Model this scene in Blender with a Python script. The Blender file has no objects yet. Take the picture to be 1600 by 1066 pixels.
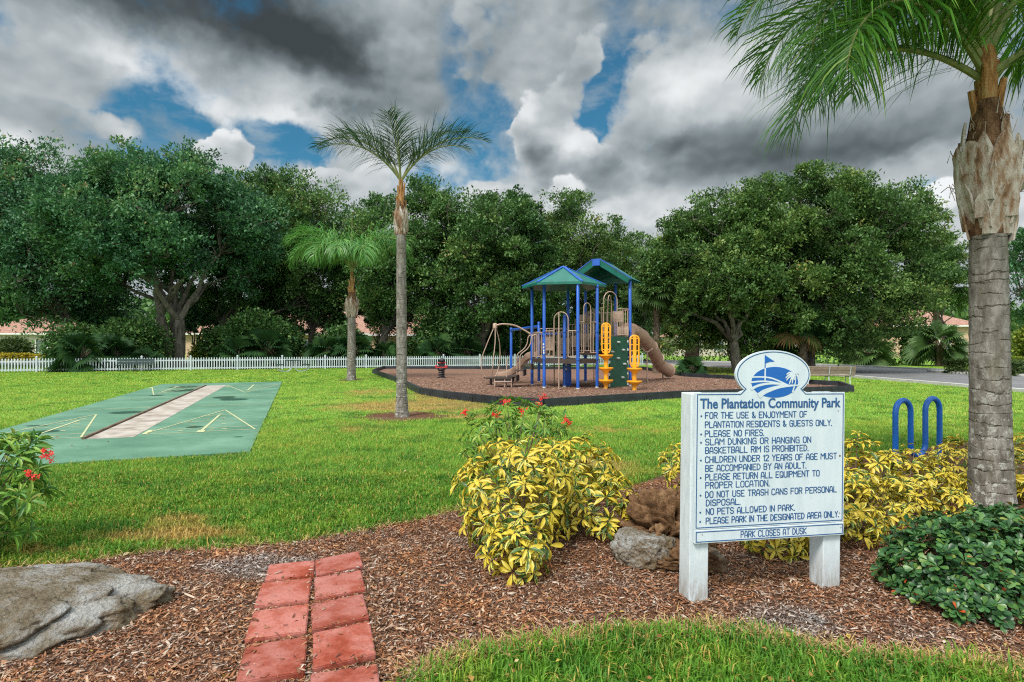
import bpy, bmesh, math, random
import numpy as np
from mathutils import Vector, Matrix, noise as mn

SC = bpy.context.scene
COL = SC.collection
R = math.radians
F_PX, CAM_H, HOR = 900.0, 1.8, 539.0      # the photograph's focal length and horizon, in its own pixels

# ------------------------------------------------------------------ camera, light, exposure
EXPOSURE = 1.35
cam = bpy.data.cameras.new('camera'); camo = bpy.data.objects.new('camera', cam); COL.objects.link(camo)
cam.sensor_width = 36.0; cam.lens = 36.0 * F_PX / 1600.0
cam.shift_y = 6.0 / 1600.0
cam.clip_start = 0.05; cam.clip_end = 3000
camo.location = (0, 0, CAM_H); camo.rotation_euler = (R(90), 0, 0)
SC.camera = camo
SC.view_settings.view_transform = 'Standard'
SC.view_settings.look = 'None'
SC.view_settings.exposure = EXPOSURE
SC.view_settings.gamma = 1.0
SC.view_settings.use_curve_mapping = False
SC.cycles.use_denoising = False
SC.cycles.filter_width = 1.15
SC.cycles.sample_clamp_indirect = 4.0
SC.cycles.max_bounces = 6
SC.cycles.diffuse_bounces = 3
SC.cycles.transmission_bounces = 3
SC.cycles.transparent_max_bounces = 4

SUN_EL, SUN_AZ = 52.0, 215.0              # azimuth clockwise from +Y
sd = Vector((math.sin(R(SUN_AZ)) * math.cos(R(SUN_EL)), math.cos(R(SUN_AZ)) * math.cos(R(SUN_EL)), math.sin(R(SUN_EL))))
sl = bpy.data.lights.new('sun', 'SUN'); so = bpy.data.objects.new('sun', sl); COL.objects.link(so)
sl.energy = 1.5; sl.angle = R(14); sl.color = (1.0, 0.95, 0.86)
so.rotation_euler = sd.to_track_quat('Z', 'Y').to_euler()

class NT:
    """small helper to write node trees as expressions"""
    def __init__(s, tree): s.t = tree; s.n = tree.nodes; s.l = tree.links
    def put(s, sock, v):
        if v is None: return
        if isinstance(v, bpy.types.NodeSocket): s.l.new(v, sock)
        elif hasattr(v, '__len__') and len(v) == 3 and sock.type == 'RGBA': sock.default_value = (*v, 1)
        else: sock.default_value = v
    def math(s, op, a, b=None, c=None, clamp=False):
        n = s.n.new('ShaderNodeMath'); n.operation = op; n.use_clamp = clamp
        for i, v in enumerate((a, b, c)): s.put(n.inputs[i], v)
        return n.outputs[0]
    def vec(s, op, a, b=None, scale=None):
        n = s.n.new('ShaderNodeVectorMath'); n.operation = op
        s.put(n.inputs[0], a); s.put(n.inputs[1], b)
        if scale is not None: s.put(n.inputs['Scale'], scale)
        return n.outputs['Value'] if op in ('DOT_PRODUCT', 'LENGTH', 'DISTANCE') else n.outputs[0]
    def noise(s, v, scale, detail=4, rough=.55, col=False, dist=0.0):
        n = s.n.new('ShaderNodeTexNoise'); s.put(n.inputs['Vector'], v)
        n.inputs['Scale'].default_value = scale; n.inputs['Detail'].default_value = detail
        n.inputs['Roughness'].default_value = rough; n.inputs['Distortion'].default_value = dist
        return n.outputs['Color' if col else 'Fac']
    def vor(s, v, scale, out='Distance', feature='F1', rand=1.0):
        n = s.n.new('ShaderNodeTexVoronoi'); n.feature = feature; s.put(n.inputs['Vector'], v)
        n.inputs['Scale'].default_value = scale; n.inputs['Randomness'].default_value = rand
        return n.outputs[out]
    def ramp(s, f, stops, interp='LINEAR'):
        n = s.n.new('ShaderNodeValToRGB'); n.color_ramp.interpolation = interp
        e = n.color_ramp.elements
        while len(e) < len(stops): e.new(.5)
        for k, (p, c) in enumerate(stops):
            e[k].position = p; e[k].color = (*c, 1) if hasattr(c, '__len__') else (c, c, c, 1)
        s.put(n.inputs[0], f); return n.outputs[0]
    def smooth(s, v, a, b, lo=0.0, hi=1.0):
        n = s.n.new('ShaderNodeMapRange'); n.interpolation_type = 'SMOOTHSTEP'
        for i, x in enumerate((v, a, b, lo, hi)): s.put(n.inputs[i], x)
        return n.outputs[0]
    def mix(s, f, a, b, mode='MIX'):
        n = s.n.new('ShaderNodeMix'); n.data_type = 'RGBA'; n.blend_type = mode; n.clamp_factor = True
        s.put(n.inputs[0], f); s.put(n.inputs[6], a); s.put(n.inputs[7], b); return n.outputs[2]
    def xyz(s, v):
        n = s.n.new('ShaderNodeSeparateXYZ'); s.put(n.inputs[0], v); return n.outputs
    def bump(s, h, strength=.5, dist=.02):
        n = s.n.new('ShaderNodeBump'); n.inputs['Strength'].default_value = strength
        n.inputs['Distance'].default_value = dist; s.put(n.inputs['Height'], h); return n.outputs[0]

# ---- the sky: a Nishita sky with a broken deck of cumulus over it (fixed to compass directions)
world = bpy.data.worlds.new('World'); SC.world = world; world.use_nodes = True
w = NT(world.node_tree); w.n.clear()
tc = w.n.new('ShaderNodeTexCoord')
D = w.vec('NORMALIZE', tc.outputs['Generated'])
sky = w.n.new('ShaderNodeTexSky'); sky.sky_type = 'NISHITA'; sky.sun_disc = False
sky.sun_elevation = R(SUN_EL); sky.sun_rotation = R(SUN_AZ)
sky.air_density = 1.0; sky.dust_density = 0.3; sky.ozone_density = 3.0
Dz = w.xyz(D)[2]
def skydir(px, py):
    return Vector(((px - 800) / F_PX, 1, (HOR - py) / F_PX)).normalized()
n_w1 = w.vec('SUBTRACT', w.noise(D, 3.2, 2, .5, True), (.5, .5, .5))
n_w2 = w.vec('SUBTRACT', w.noise(D, 12.0, 5, .6, True), (.5, .5, .5))
W = w.vec('ADD', D, w.vec('ADD', w.vec('SCALE', n_w1, scale=.10), w.vec('SCALE', n_w2, scale=.060)))
def blob(px, py, rx, ry, tilt=0.0):
    c = skydir(px, py)
    t = (skydir(px + rx * .5, py) - skydir(px - rx * .5, py)); s_ = (skydir(px, py - ry * .5) - skydir(px, py + ry * .5))
    a = t.normalized() / t.length; b = s_.normalized() / s_.length
    a -= c * a.dot(c); b -= c * b.dot(c)
    if tilt:
        # tilt in units of each axis, counter-clockwise
        rx_, ry_ = t.length, s_.length
        ah, bh = a.normalized(), b.normalized(); q = R(tilt)
        a = (ah * math.cos(q) + bh * math.sin(q)) / rx_; b = (bh * math.cos(q) - ah * math.sin(q)) / ry_
    x = w.vec('DOT_PRODUCT', W, tuple(a)); y = w.vec('DOT_PRODUCT', W, tuple(b))
    x = w.math('SUBTRACT', x, a.dot(c)); y = w.math('SUBTRACT', y, b.dot(c))
    q = w.math('MULTIPLY_ADD', x, x, w.math('MULTIPLY', y, y))
    return w.math('POWER', 2.718, w.math('MULTIPLY', q, -1.0))
def summed(base, blobs):
    acc = base
    for (*g, amt) in blobs:
        acc = w.math('MULTIPLY_ADD', blob(*g), amt, acc)
    return acc
PV_ = w.vec('MULTIPLY', D, (1, 1, 1.35))
PW_ = w.vec('ADD', PV_, w.vec('SCALE', n_w2, scale=.035))
def billow(p):                              # heaped, cauliflower-like relief
    acc = 0.0
    for (sc, a) in ((9.0, .50), (20.0, .28), (44.0, .15)):
        n = w.n.new('ShaderNodeTexVoronoi'); n.feature = 'F1'; n.inputs['Scale'].default_value = sc
        w.put(n.inputs['Vector'], p); acc = w.math('MULTIPLY_ADD', n.outputs['Distance'], a, acc)
    return w.math('SUBTRACT', 1.0, acc)
bil = billow(PW_)
rel = w.math('SUBTRACT', bil, billow(w.vec('ADD', PW_, (-.006, 0.0, .016))))
nz = w.noise(PV_, 4.2, 7, .55)
nzc = w.math('SUBTRACT', nz, .5)
edge = w.math('MULTIPLY', w.math('SUBTRACT', bil, .66), 1.6)
# 1: a soft veil, torn open where the blue shows
cover = summed(.86, [
    (425, 225, 54, 34, 0, -.84), (318, 186, 44, 18, -25, -.42), (238, 212, 30, 24, 0, -.75), (486, 236, 44, 30, 0, -.75), (285, 150, 40, 14, -35, -.24), (262, 232, 22, 18, 0, -.4),
    (938, 160, 26, 84, -12, -.85), (925, 205, 26, 26, 0, -.4), (985, 70, 40, 60, -10, -.42), (745, 245, 46, 60, 0, -.42), (650, 290, 60, 26, 0, -.50), (775, 150, 30, 80, 25, -.40),
    (760, 40, 70, 50, 0, -.22), (1440, 300, 34, 24, 0, -.55), (10, 15, 70, 34, 0, -.34), (715, 110, 22, 60, 0, -.40), (1230, 20, 60, 30, 0, -.2)])
tear = w.xyz(n_w2)[0]
dens = w.smooth(w.math('MULTIPLY_ADD', tear, 1.2, w.math('MULTIPLY_ADD', nzc, 2.0, cover)), .20, .78)
veil = w.smooth(w.noise(w.vec('MULTIPLY', PW_, (1.6, 1.6, 3.2)), 7.0, 6, .62), .46, .74, .03, .45)
dens = w.math('MAXIMUM', dens, veil)
light = summed(.575, [
    (370, 10, 230, 74, -8, -.46), (560, 110, 100, 56, -25, -.24), (150, -20, 130, 36, 0, -.16), (470, 80, 110, 46, -20, -.16),
    (60, 120, 130, 80, 0, .04), (230, 80, 80, 40, -30, .26), (330, 145, 90, 30, -25, .26), (440, 190, 60, 24, 0, .22), (130, 60, 60, 30, -20, -.06),
    (740, 90, 70, 120, 0, -.14), (740, 200, 40, 40, 0, .12), (660, 265, 90, 26, 0, .24), (1250, 150, 240, 90, 0, -.04), (1100, 330, 200, 40, 0, .14), (800, 330, 500, 40, 0, .10), (990, 30, 40, 60, 0, -.08)])
light = w.math('MULTIPLY_ADD', nzc, .75, light)
light = w.math('MULTIPLY_ADD', rel, .30, light)
light = w.math('MULTIPLY_ADD', w.math('SUBTRACT', 1.0, dens), .10, light)
# 2: heaped clouds in front of it, each with its own outline and shading
def heap(light, dens, shape, shade, base, rel_k=.55, soft=.26, rim=.16, thr=.52, nk=.55):
    f = w.math('MULTIPLY_ADD', nzc, nk, summed(0.0, [(*q, 1.0) for q in shape]))
    f = w.math('MULTIPLY_ADD', tear, .55, w.math('ADD', f, edge))
    mk = w.smooth(f, thr, thr + soft)
    l = summed(base, shade)
    l = w.math('MULTIPLY_ADD', rel, rel_k, l); l = w.math('MULTIPLY_ADD', nzc, .38, l)
    l = w.math('ADD', l, w.smooth(f, thr + .6, thr, 0.0, rim))
    mixv = lambda a, b_: w.math('MULTIPLY_ADD', mk, w.math('SUBTRACT', b_, a), a)
    return mixv(light, l), w.math('MAXIMUM', dens, mk)
# scattered smaller heaps all through the deck
light, dens = heap(light, dens, [(430, 250, 90, 20, 0), (300, 160, 40, 26, 0), (740, 300, 160, 30, 0), (1000, 320, 300, 40, 0), (760, 120, 60, 60, 0), (1000, 60, 50, 50, 0), (1300, 120, 300, 60, 0), (150, 80, 120, 50, 0), (720, 30, 60, 40, 0)],
    [(760, 110, 90, 90, 0, -.14), (1000, 325, 300, 40, 0, .12), (300, 150, 60, 40, 0, .16), (700, 300, 120, 30, 0, .16)], .54, .50, .40, .08, .50, 1.9)
light, dens = heap(light, dens, [(80, 160, 150, 60, 0), (190, 175, 70, 36, -15), (30, 190, 70, 36, 0)],
    [(200, 178, 60, 24, -20, .30), (24, 196, 50, 26, 0, .32), (110, 140, 120, 36, 0, -.02), (130, 205, 60, 18, 0, -.08)], .54, .30, .55, .06, .40)
light, dens = heap(light, dens, [(600, 110, 90, 80, 0), (650, 90, 44, 56, 0), (560, 190, 130, 40, 0), (655, 150, 38, 56, 0), (620, 215, 70, 28, 0)],
    [(530, 110, 70, 60, 0, -.26), (540, 175, 90, 30, 0, -.16), (640, 70, 50, 40, 0, .06), (590, 215, 100, 24, 0, .14)], .46, .34, .60, .04)
light, dens = heap(light, dens, [(1090, 115, 80, 64, 0), (1020, 130, 40, 40, 0), (1180, 70, 150, 70, 0), (1290, 180, 260, 90, 0), (1050, 225, 95, 64, 0), (1150, 290, 240, 50, 0), (1430, 160, 160, 130, 0)],
    [(1040, 120, 50, 44, 0, .22), (1110, 110, 80, 50, 0, .22), (1190, 60, 100, 46, 0, .10), (1060, 212, 80, 24, 10, -.24), (1300, 225, 230, 46, -6, -.27), (1180, 160, 120, 28, 8, .14), (1120, 262, 120, 26, 0, -.10), (1060, 315, 140, 30, 0, .12), (1420, 100, 120, 60, 0, .06)], .52, .36, .42, .06)
light, dens = heap(light, dens, [(940, 40, 36, 44, 0), (920, 90, 36, 46, 0), (885, 140, 46, 46, 0), (850, 195, 54, 54, 0), (815, 255, 62, 56, 0), (905, 235, 40, 46, 0), (960, 290, 76, 50, 0), (880, 300, 76, 40, 0)],
    [(930, 36, 28, 40, 0, .08), (830, 165, 30, 46, 30, .28), (880, 105, 22, 50, 30, .18), (905, 222, 36, 26, 0, .34), (845, 245, 36, 30, 0, -.22), (915, 130, 26, 60, 30, -.14), (795, 235, 26, 40, 0, .18), (960, 262, 60, 26, 0, -.10)], .54, .50, .24, .08)
light, dens = heap(light, dens, [(352, 202, 50, 44, 0), (378, 238, 40, 28, 0), (328, 232, 34, 28, 0), (520, 290, 56, 46, 0), (565, 276, 50, 30, 0), (690, 304, 70, 26, 0), (1462, 322, 64, 46, 0), (1580, 335, 60, 70, 0), (892, 284, 46, 26, 0), (850, 304, 50, 24, 0), (965, 332, 80, 28, 0)],
    [(352, 196, 44, 30, 0, .34), (375, 240, 40, 16, 0, -.12), (1462, 312, 60, 40, 0, .30), (892, 276, 34, 18, 0, .22), (530, 300, 60, 26, 0, -.08), (970, 340, 60, 20, 0, -.10)], .68, .62, .24, .06, .56)
light = w.math('MAXIMUM', light, .03)
# a soft shoulder, so the darkest bases and the whitest heads roll off
light = w.ramp(light, [(0.0, .058), (.16, .105), (.32, .215), (.48, .37), (.64, .55), (.85, .80), (1.0, .93)])
# the unseen deck overhead and behind the viewer is brightened as added soft fill
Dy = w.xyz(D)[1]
fill_lift = w.math('ADD', w.smooth(Dz, .62, .88, 1.0, 3.6), w.smooth(w.math('MULTIPLY', Dy, -1.0), .0, .5, 0.0, 1.9))
KE = 2.0 ** -EXPOSURE
cloudc = w.mix(w.smooth(light, .06, .85), (.80, .975, 1.06), (.965, 1.0, 1.015))
cl = w.vec('SCALE', cloudc, scale=w.math('MULTIPLY', w.math('MULTIPLY', light, fill_lift), 10.0 * KE))
bluesky = w.vec('MULTIPLY', sky.outputs[0], (.11, .35, .37))
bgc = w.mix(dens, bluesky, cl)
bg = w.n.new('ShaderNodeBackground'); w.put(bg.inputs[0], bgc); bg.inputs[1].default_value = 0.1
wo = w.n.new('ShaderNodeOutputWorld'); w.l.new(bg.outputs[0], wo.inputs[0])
world.cycles.sampling_method = 'MANUAL'; world.cycles.sample_map_resolution = 512

# ------------------------------------------------------------------ measuring helpers
def P(px, py, d):                          # a point of the photo at depth d
    return Vector(((px - 800) / F_PX * d, d, CAM_H - (py - HOR) / F_PX * d))
def G(px, py, z=0.0):                      # a point of the photo on the ground
    d = F_PX * (CAM_H - z) / (py - HOR)
    return Vector(((px - 800) / F_PX * d, d, z))

# ------------------------------------------------------------------ materials
MATS = {}
def newmat(name):
    m = bpy.data.materials.new(name); m.use_nodes = True
    t = NT(m.node_tree); t.n.clear()
    out = t.n.new('ShaderNodeOutputMaterial'); b = t.n.new('ShaderNodeBsdfPrincipled')
    t.l.new(b.outputs[0], out.inputs[0])
    t.b, t.out = b, out
    MATS[name] = m
    return m, t
def setp(t, color=None, rough=None, spec=None, normal=None, metal=None):
    for k, v in (('Base Color', color), ('Roughness', rough), ('Specular IOR Level', spec), ('Normal', normal), ('Metallic', metal)):
        if v is not None: t.put(t.b.inputs[k], v)
def coords(t, kind='Object'):
    n = t.n.new('ShaderNodeTexCoord'); return n.outputs[kind]
def worldpos(t):
    return t.n.new('ShaderNodeNewGeometry').outputs['Position']
def rnd(t):
    return t.n.new('ShaderNodeNewGeometry').outputs['Random Per Island']
def attr(t, name):
    n = t.n.new('ShaderNodeAttribute'); n.attribute_name = name; return n.outputs['Fac']
def plain(name, stops, scale=8, rough=.6, spec=.4, bump=0.0, bscale=None, detail=5, stretch=(1, 1, 1), metal=0.0, pos=False):
    m, t = newmat(name)
    v = worldpos(t) if pos else coords(t)
    v = t.vec('MULTIPLY', v, stretch)
    f = t.noise(v, scale, detail, .6)
    col = t.ramp(f, stops)
    nrm = t.bump(t.noise(v, bscale or scale * 4, 5, .6), bump, .02) if bump else None
    setp(t, col, rough, spec, nrm, metal)
    return m
def leafmat(name, stops, rough=.5, spec=.35, trans=.25, tint=.0, tcol=(.5, .7, .15), pos_scale=0):
    m, t = newmat(name)
    f = rnd(t)
    if tint: f = t.math('ADD', t.math('MULTIPLY', f, 1 - tint), t.math('MULTIPLY', attr(t, 'tint'), tint))
    col = t.ramp(f, stops)
    setp(t, col, rough, spec)
    tr = t.n.new('ShaderNodeBsdfTranslucent'); t.put(tr.inputs[0], t.mix(1.0, col, (*tcol,), 'MULTIPLY') if False else col)
    mx = t.n.new('ShaderNodeMixShader'); mx.inputs[0].default_value = trans
    t.l.new(t.b.outputs[0], mx.inputs[1]); t.l.new(tr.outputs[0], mx.inputs[2]); t.l.new(mx.outputs[0], t.out.inputs[0])
    return m

# ------------------------------------------------------------------ objects
OFF = {}
def tag(o, label=None, cat=None, group=None, kind=None):
    if label: o['label'] = label
    if cat: o['category'] = cat
    if group: o['group'] = group
    if kind: o['kind'] = kind
    return o
def thing(name, label, cat, loc=(0, 0, 0), group=None):
    o = bpy.data.objects.new(name, None); COL.objects.link(o); o.location = loc
    o.empty_display_size = .2
    OFF[o.name] = Vector(loc)
    return tag(o, label, cat, group)
def link(name, me, mat, parent=None):
    o = bpy.data.objects.new(name, me); COL.objects.link(o)
    if mat is not None: me.materials.append(MATS[mat] if isinstance(mat, str) else mat)
    OFF[o.name] = OFF[parent.name] if parent else Vector((0, 0, 0))
    if parent: o.parent = parent
    return o
def bulk(name, V, F, mat, parent=None, smooth=False, attrs=None):
    """one mesh from arrays: V (n,3), F (m,k) or a list of such"""
    V = np.asarray(V, dtype=np.float32)
    if parent is not None: V = V - np.array(OFF[parent.name], dtype=np.float32)
    Fs = [np.asarray(f, dtype=np.int32) for f in (F if isinstance(F, list) else [F])]
    Fs = [f for f in Fs if len(f)]
    me = bpy.data.meshes.new(name)
    me.vertices.add(len(V)); me.vertices.foreach_set('co', V.ravel())
    nl = sum(f.size for f in Fs); npoly = sum(len(f) for f in Fs)
    me.loops.add(nl); me.loops.foreach_set('vertex_index', np.concatenate([f.ravel() for f in Fs]))
    tot = np.concatenate([np.full(len(f), f.shape[1], np.int32) for f in Fs])
    st = np.concatenate([[0], np.cumsum(tot)[:-1]]).astype(np.int32)
    me.polygons.add(npoly); me.polygons.foreach_set('loop_start', st); me.polygons.foreach_set('loop_total', tot)
    if smooth: me.polygons.foreach_set('use_smooth', np.ones(npoly, bool))
    for k, a in (attrs or {}).items():
        at = me.attributes.new(k, 'FLOAT', 'POINT'); at.data.foreach_set('value', np.asarray(a, np.float32))
    me.update(calc_edges=True)
    me.validate()
    return link(name, me, mat, parent)

class MB:
    """collects shapes into one mesh (world coordinates)"""
    def __init__(s): s.v = []; s.f = []
    def add(s, vs, fs):
        o = len(s.v); s.v += [tuple(x) for x in vs]; s.f += [tuple(i + o for i in f) for f in fs]; return s
    def box(s, c, size, rz=0.0, taper=1.0, M=None):
        x, y, z = (q / 2 for q in size); cs, sn = math.cos(rz), math.sin(rz)
        vs = []
        for k, (a, b, e) in enumerate([(-x, -y, -z), (x, -y, -z), (x, y, -z), (-x, y, -z), (-x, -y, z), (x, -y, z), (x, y, z), (-x, y, z)]):
            if e > 0: a *= taper; b *= taper
            p = Vector((a, b, e))
            if M is not None: p = M @ p
            vs.append((c[0] + p.x * cs - p.y * sn, c[1] + p.x * sn + p.y * cs, c[2] + p.z))
        return s.add(vs, [(0, 3, 2, 1), (4, 5, 6, 7), (0, 1, 5, 4), (1, 2, 6, 5), (2, 3, 7, 6), (3, 0, 4, 7)])
    def bar(s, a, b, wd, ht):                # a box from a to b
        a, b = Vector(a), Vector(b); d = (b - a); L = d.length; d = d / L
        q = d.to_track_quat('Y', 'Z').to_matrix(); c = (a + b) / 2
        return s.box(c, (wd, L, ht), M=q)
    def tube(s, pts, r, n=8, cap=True, closed=False):
        pts = [Vector(p) for p in pts]; m = len(pts)
        rs = r if hasattr(r, '__len__') else [r] * m
        def tan(i):
            if closed: return (pts[(i + 1) % m] - pts[i - 1]).normalized()
            return (pts[min(i + 1, m - 1)] - pts[max(i - 1, 0)]).normalized()
        t = tan(0); ref = Vector((0, 0, 1)) if abs(t.z) < .9 else Vector((1, 0, 0))
        u = t.cross(ref).normalized(); o = len(s.v)
        for i in range(m):
            t = tan(i); u = (u - t * u.dot(t)).normalized(); v = t.cross(u)
            for k in range(n):
                a = 2 * math.pi * k / n; p = pts[i] + (u * math.cos(a) + v * math.sin(a)) * rs[i]
                s.v.append(tuple(p))
        for i in range(m if closed else m - 1):
            i2 = (i + 1) % m
            for k in range(n):
                k2 = (k + 1) % n
                s.f.append((o + i * n + k, o + i * n + k2, o + i2 * n + k2, o + i2 * n + k))
        if cap and not closed:
            s.f.append(tuple(o + k for k in reversed(range(n)))); s.f.append(tuple(o + (m - 1) * n + k for k in range(n)))
        return s
    def lathe(s, c, prof, n=16, axis=None):   # prof: (r, z) pairs
        o = len(s.v)
        for (r, z) in prof:
            for k in range(n):
                a = 2 * math.pi * k / n; s.v.append((c[0] + r * math.cos(a), c[1] + r * math.sin(a), c[2] + z))
        for i in range(len(prof) - 1):
            for k in range(n):
                k2 = (k + 1) % n; s.f.append((o + i * n + k, o + i * n + k2, o + (i + 1) * n + k2, o + (i + 1) * n + k))
        s.f.append(tuple(o + k for k in reversed(range(n)))); e = o + (len(prof) - 1) * n
        s.f.append(tuple(e + k for k in range(n)))
        return s
    def prism(s, poly, z0, z1):
        n = len(poly)
        vs = [(p[0], p[1], z0) for p in poly] + [(p[0], p[1], z1) for p in poly]
        return s.add(vs, [tuple(reversed(range(n))), tuple(range(n, 2 * n))] + [(k, (k + 1) % n, n + (k + 1) % n, n + k) for k in range(n)])
    def build(s, name, mat, parent=None, smooth=False, bevel=0.0):
        me = bpy.data.meshes.new(name)
        off = OFF[parent.name] if parent is not None else Vector((0, 0, 0))
        me.from_pydata([(a - off.x, b - off.y, c - off.z) for a, b, c in s.v], [], s.f)
        if smooth: me.polygons.foreach_set('use_smooth', np.ones(len(me.polygons), bool))
        me.update()
        o = link(name, me, mat, parent)
        if bevel:
            md = o.modifiers.new('bevel', 'BEVEL'); md.width = bevel; md.segments = 2; md.limit_method = 'ANGLE'; md.angle_limit = R(40)
        if smooth and bevel == 0:
            try: me.set_sharp_from_angle(angle=R(40))
            except Exception: pass
        return o
def copy_tree(o, loc, rz=0.0, label=None):
    def rec(x, parent):
        c = x.copy(); COL.objects.link(c)
        if parent is not None: c.parent = parent
        for ch in x.children: rec(ch, c)
        return c
    c = rec(o, None); c.location = loc; c.rotation_euler = (0, 0, rz)
    if label: c['label'] = label
    return c
def arc(fn, n): return [fn(i / (n - 1)) for i in range(n)]
def smoothpath(pts, n=6):
    """Catmull-Rom through pts"""
    p = [Vector(q) for q in pts]; p = [p[0] * 2 - p[1]] + p + [p[-1] * 2 - p[-2]]; out = []
    for i in range(1, len(p) - 2):
        a, b, c, d = p[i - 1], p[i], p[i + 1], p[i + 2]
        for k in range(n):
            t = k / n
            out.append(.5 * (2 * b + (c - a) * t + (2 * a - 5 * b + 4 * c - d) * t * t + (3 * b - a - 3 * c + d) * t ** 3))
    out.append(p[-2]); return out
def inpoly(x, y, poly):
    inside = np.zeros(x.shape, bool); n = len(poly)
    for i in range(n):
        x0, y0 = poly[i][0], poly[i][1]; x1, y1 = poly[(i + 1) % n][0], poly[(i + 1) % n][1]
        if y0 == y1: continue
        c = ((y0 > y) != (y1 > y)) & (x < (x1 - x0) * (y - y0) / (y1 - y0) + x0)
        inside ^= c
    return inside
def polydist(x, y, poly):
    d = np.full(x.shape, 1e9)
    n = len(poly)
    for i in range(n):
        ax, ay = poly[i][0], poly[i][1]; bx, by = poly[(i + 1) % n][0], poly[(i + 1) % n][1]
        ux, uy = bx - ax, by - ay; L = ux * ux + uy * uy + 1e-9
        t = np.clip(((x - ax) * ux + (y - ay) * uy) / L, 0, 1)
        d = np.minimum(d, np.hypot(x - ax - t * ux, y - ay - t * uy))
    return d
def vnoise(x, y, seed=0):
    xi, yi = np.floor(x).astype(np.int64), np.floor(y).astype(np.int64); fx, fy = x - xi, y - yi
    def h(a, b):
        q = (a * 374761393 + b * 668265263 + seed * 974634777) & 0x7fffffff
        q = ((q ^ (q >> 13)) * 1274126177) & 0x7fffffff
        return ((q ^ (q >> 16)) & 0xffff) / 65535.0
    fx = fx * fx * (3 - 2 * fx); fy = fy * fy * (3 - 2 * fy)
    return (h(xi, yi) * (1 - fx) + h(xi + 1, yi) * fx) * (1 - fy) + (h(xi, yi + 1) * (1 - fx) + h(xi + 1, yi + 1) * fx) * fy
def frames(d, n):
    """rotation columns (x, y, z) with y along d and z near n"""
    d = d / (np.linalg.norm(d, axis=1, keepdims=True) + 1e-9)
    x = np.cross(d, n); x /= (np.linalg.norm(x, axis=1, keepdims=True) + 1e-9)
    z = np.cross(x, d)
    return x, d, z
def scatter(T, Ft, pos, d, n, sx, sy, sz=None):
    """copies of the template T (k,3) at pos with length axis d and normal n"""
    x, y, z = frames(d, n); N, k = len(pos), len(T)
    sx = np.broadcast_to(sx, (N,)); sy = np.broadcast_to(sy, (N,)); sz = sx if sz is None else np.broadcast_to(sz, (N,))
    V = (pos[:, None, :] + T[None, :, 0, None] * (x * sx[:, None])[:, None, :] + T[None, :, 1, None] * (y * sy[:, None])[:, None, :]
         + T[None, :, 2, None] * (z * sz[:, None])[:, None, :]).reshape(-1, 3)
    Fs = [(np.asarray(f)[None] + (np.arange(N) * k)[:, None, None]).reshape(-1, np.asarray(f).shape[1]) for f in Ft]
    return V, Fs
def unit(a): return a / (np.linalg.norm(a, axis=-1, keepdims=True) + 1e-9)

# ------------------------------------------------------------------ ground
def gauss2(t, pos, cx, cy, rx, ry, rot=0.0):
    v = t.vec('SUBTRACT', pos, (cx, cy, 0)); s = t.xyz(v); c, q = math.cos(rot), math.sin(rot)
    a = t.math('ADD', t.math('MULTIPLY', s[0], c / rx), t.math('MULTIPLY', s[1], q / rx))
    b = t.math('ADD', t.math('MULTIPLY', s[1], c / ry), t.math('MULTIPLY', s[0], -q / ry))
    return t.math('POWER', 2.718, t.math('MULTIPLY', t.math('MULTIPLY_ADD', a, a, t.math('MULTIPLY', b, b)), -1.0))
DRY = [(-2.9, 17.0, 2.6, 1.6, .9), (-2.2, 20.5, 1.6, 2.0, .8), (-3.2, 5.4, .75, .22, .85), (-3.4, 5.9, .35, .2, .7), (1.35, 8.6, .7, .9, .55), (-4.0, 5.0, .5, .12, .5), (-1.0, 14.4, 1.2, .7, .6),
       (1.9, 12.2, 2.0, .8, .35), (-3.4, 12.5, 1.2, 1.2, .35), (-5.5, 22, 1.5, 2.0, .5)]
def lawn_colour(t, blade):
    p = worldpos(t); p2 = t.vec('MULTIPLY', p, (1, 1, 0))
    dry = 0.0
    for (cx, cy, rx, ry, a) in DRY:
        dry = t.math('MULTIPLY_ADD', gauss2(t, p2, cx, cy, rx, ry), a, dry)
    n1 = t.noise(p2, .35, 4, .6); n2 = t.noise(p2, 2.2, 5, .65); n3 = t.noise(p2, .9, 4, .6)
    dry = t.smooth(t.math('MULTIPLY_ADD', t.math('SUBTRACT', n2, .5), 1.3, dry), .14, .66)
    # lawn further off is paler and yellower, partly sunlit brightness put into its colour
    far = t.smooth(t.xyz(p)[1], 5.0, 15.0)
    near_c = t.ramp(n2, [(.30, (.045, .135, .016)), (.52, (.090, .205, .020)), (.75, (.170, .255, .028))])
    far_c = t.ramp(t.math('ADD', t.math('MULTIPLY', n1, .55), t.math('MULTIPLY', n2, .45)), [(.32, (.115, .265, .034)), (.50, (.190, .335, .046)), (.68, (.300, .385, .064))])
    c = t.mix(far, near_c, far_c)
    c = t.mix(t.math('MULTIPLY', dry, .85), c, (.360, .225, .080))
    c = t.mix(t.smooth(n3, .50, .66, 0, .62), c, (.036, .135, .018)); c = t.mix(t.smooth(n3, .45, .30, 0, .45), c, (.26, .25, .04)); c = t.mix(t.smooth(t.noise(p2, 3.3, 4, .7), .66, .76, 0, .6), c, (.24, .15, .05))
    if blade:
        r = rnd(t)
        c = t.mix(t.smooth(r, .86, .97), c, (.30, .22, .075))
        c = t.mix(1.0, c, t.ramp(r, [(0, (.72, .78, .75)), (.5, (1.05, 1.05, 1.0)), (.86, (1.45, 1.38, 1.1))]), 'MULTIPLY')
    return c, dry, n2
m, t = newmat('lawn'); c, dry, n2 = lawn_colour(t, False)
f = t.noise(t.vec('MULTIPLY', worldpos(t), (1, .45, 1)), 9, 6, .75)
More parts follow.
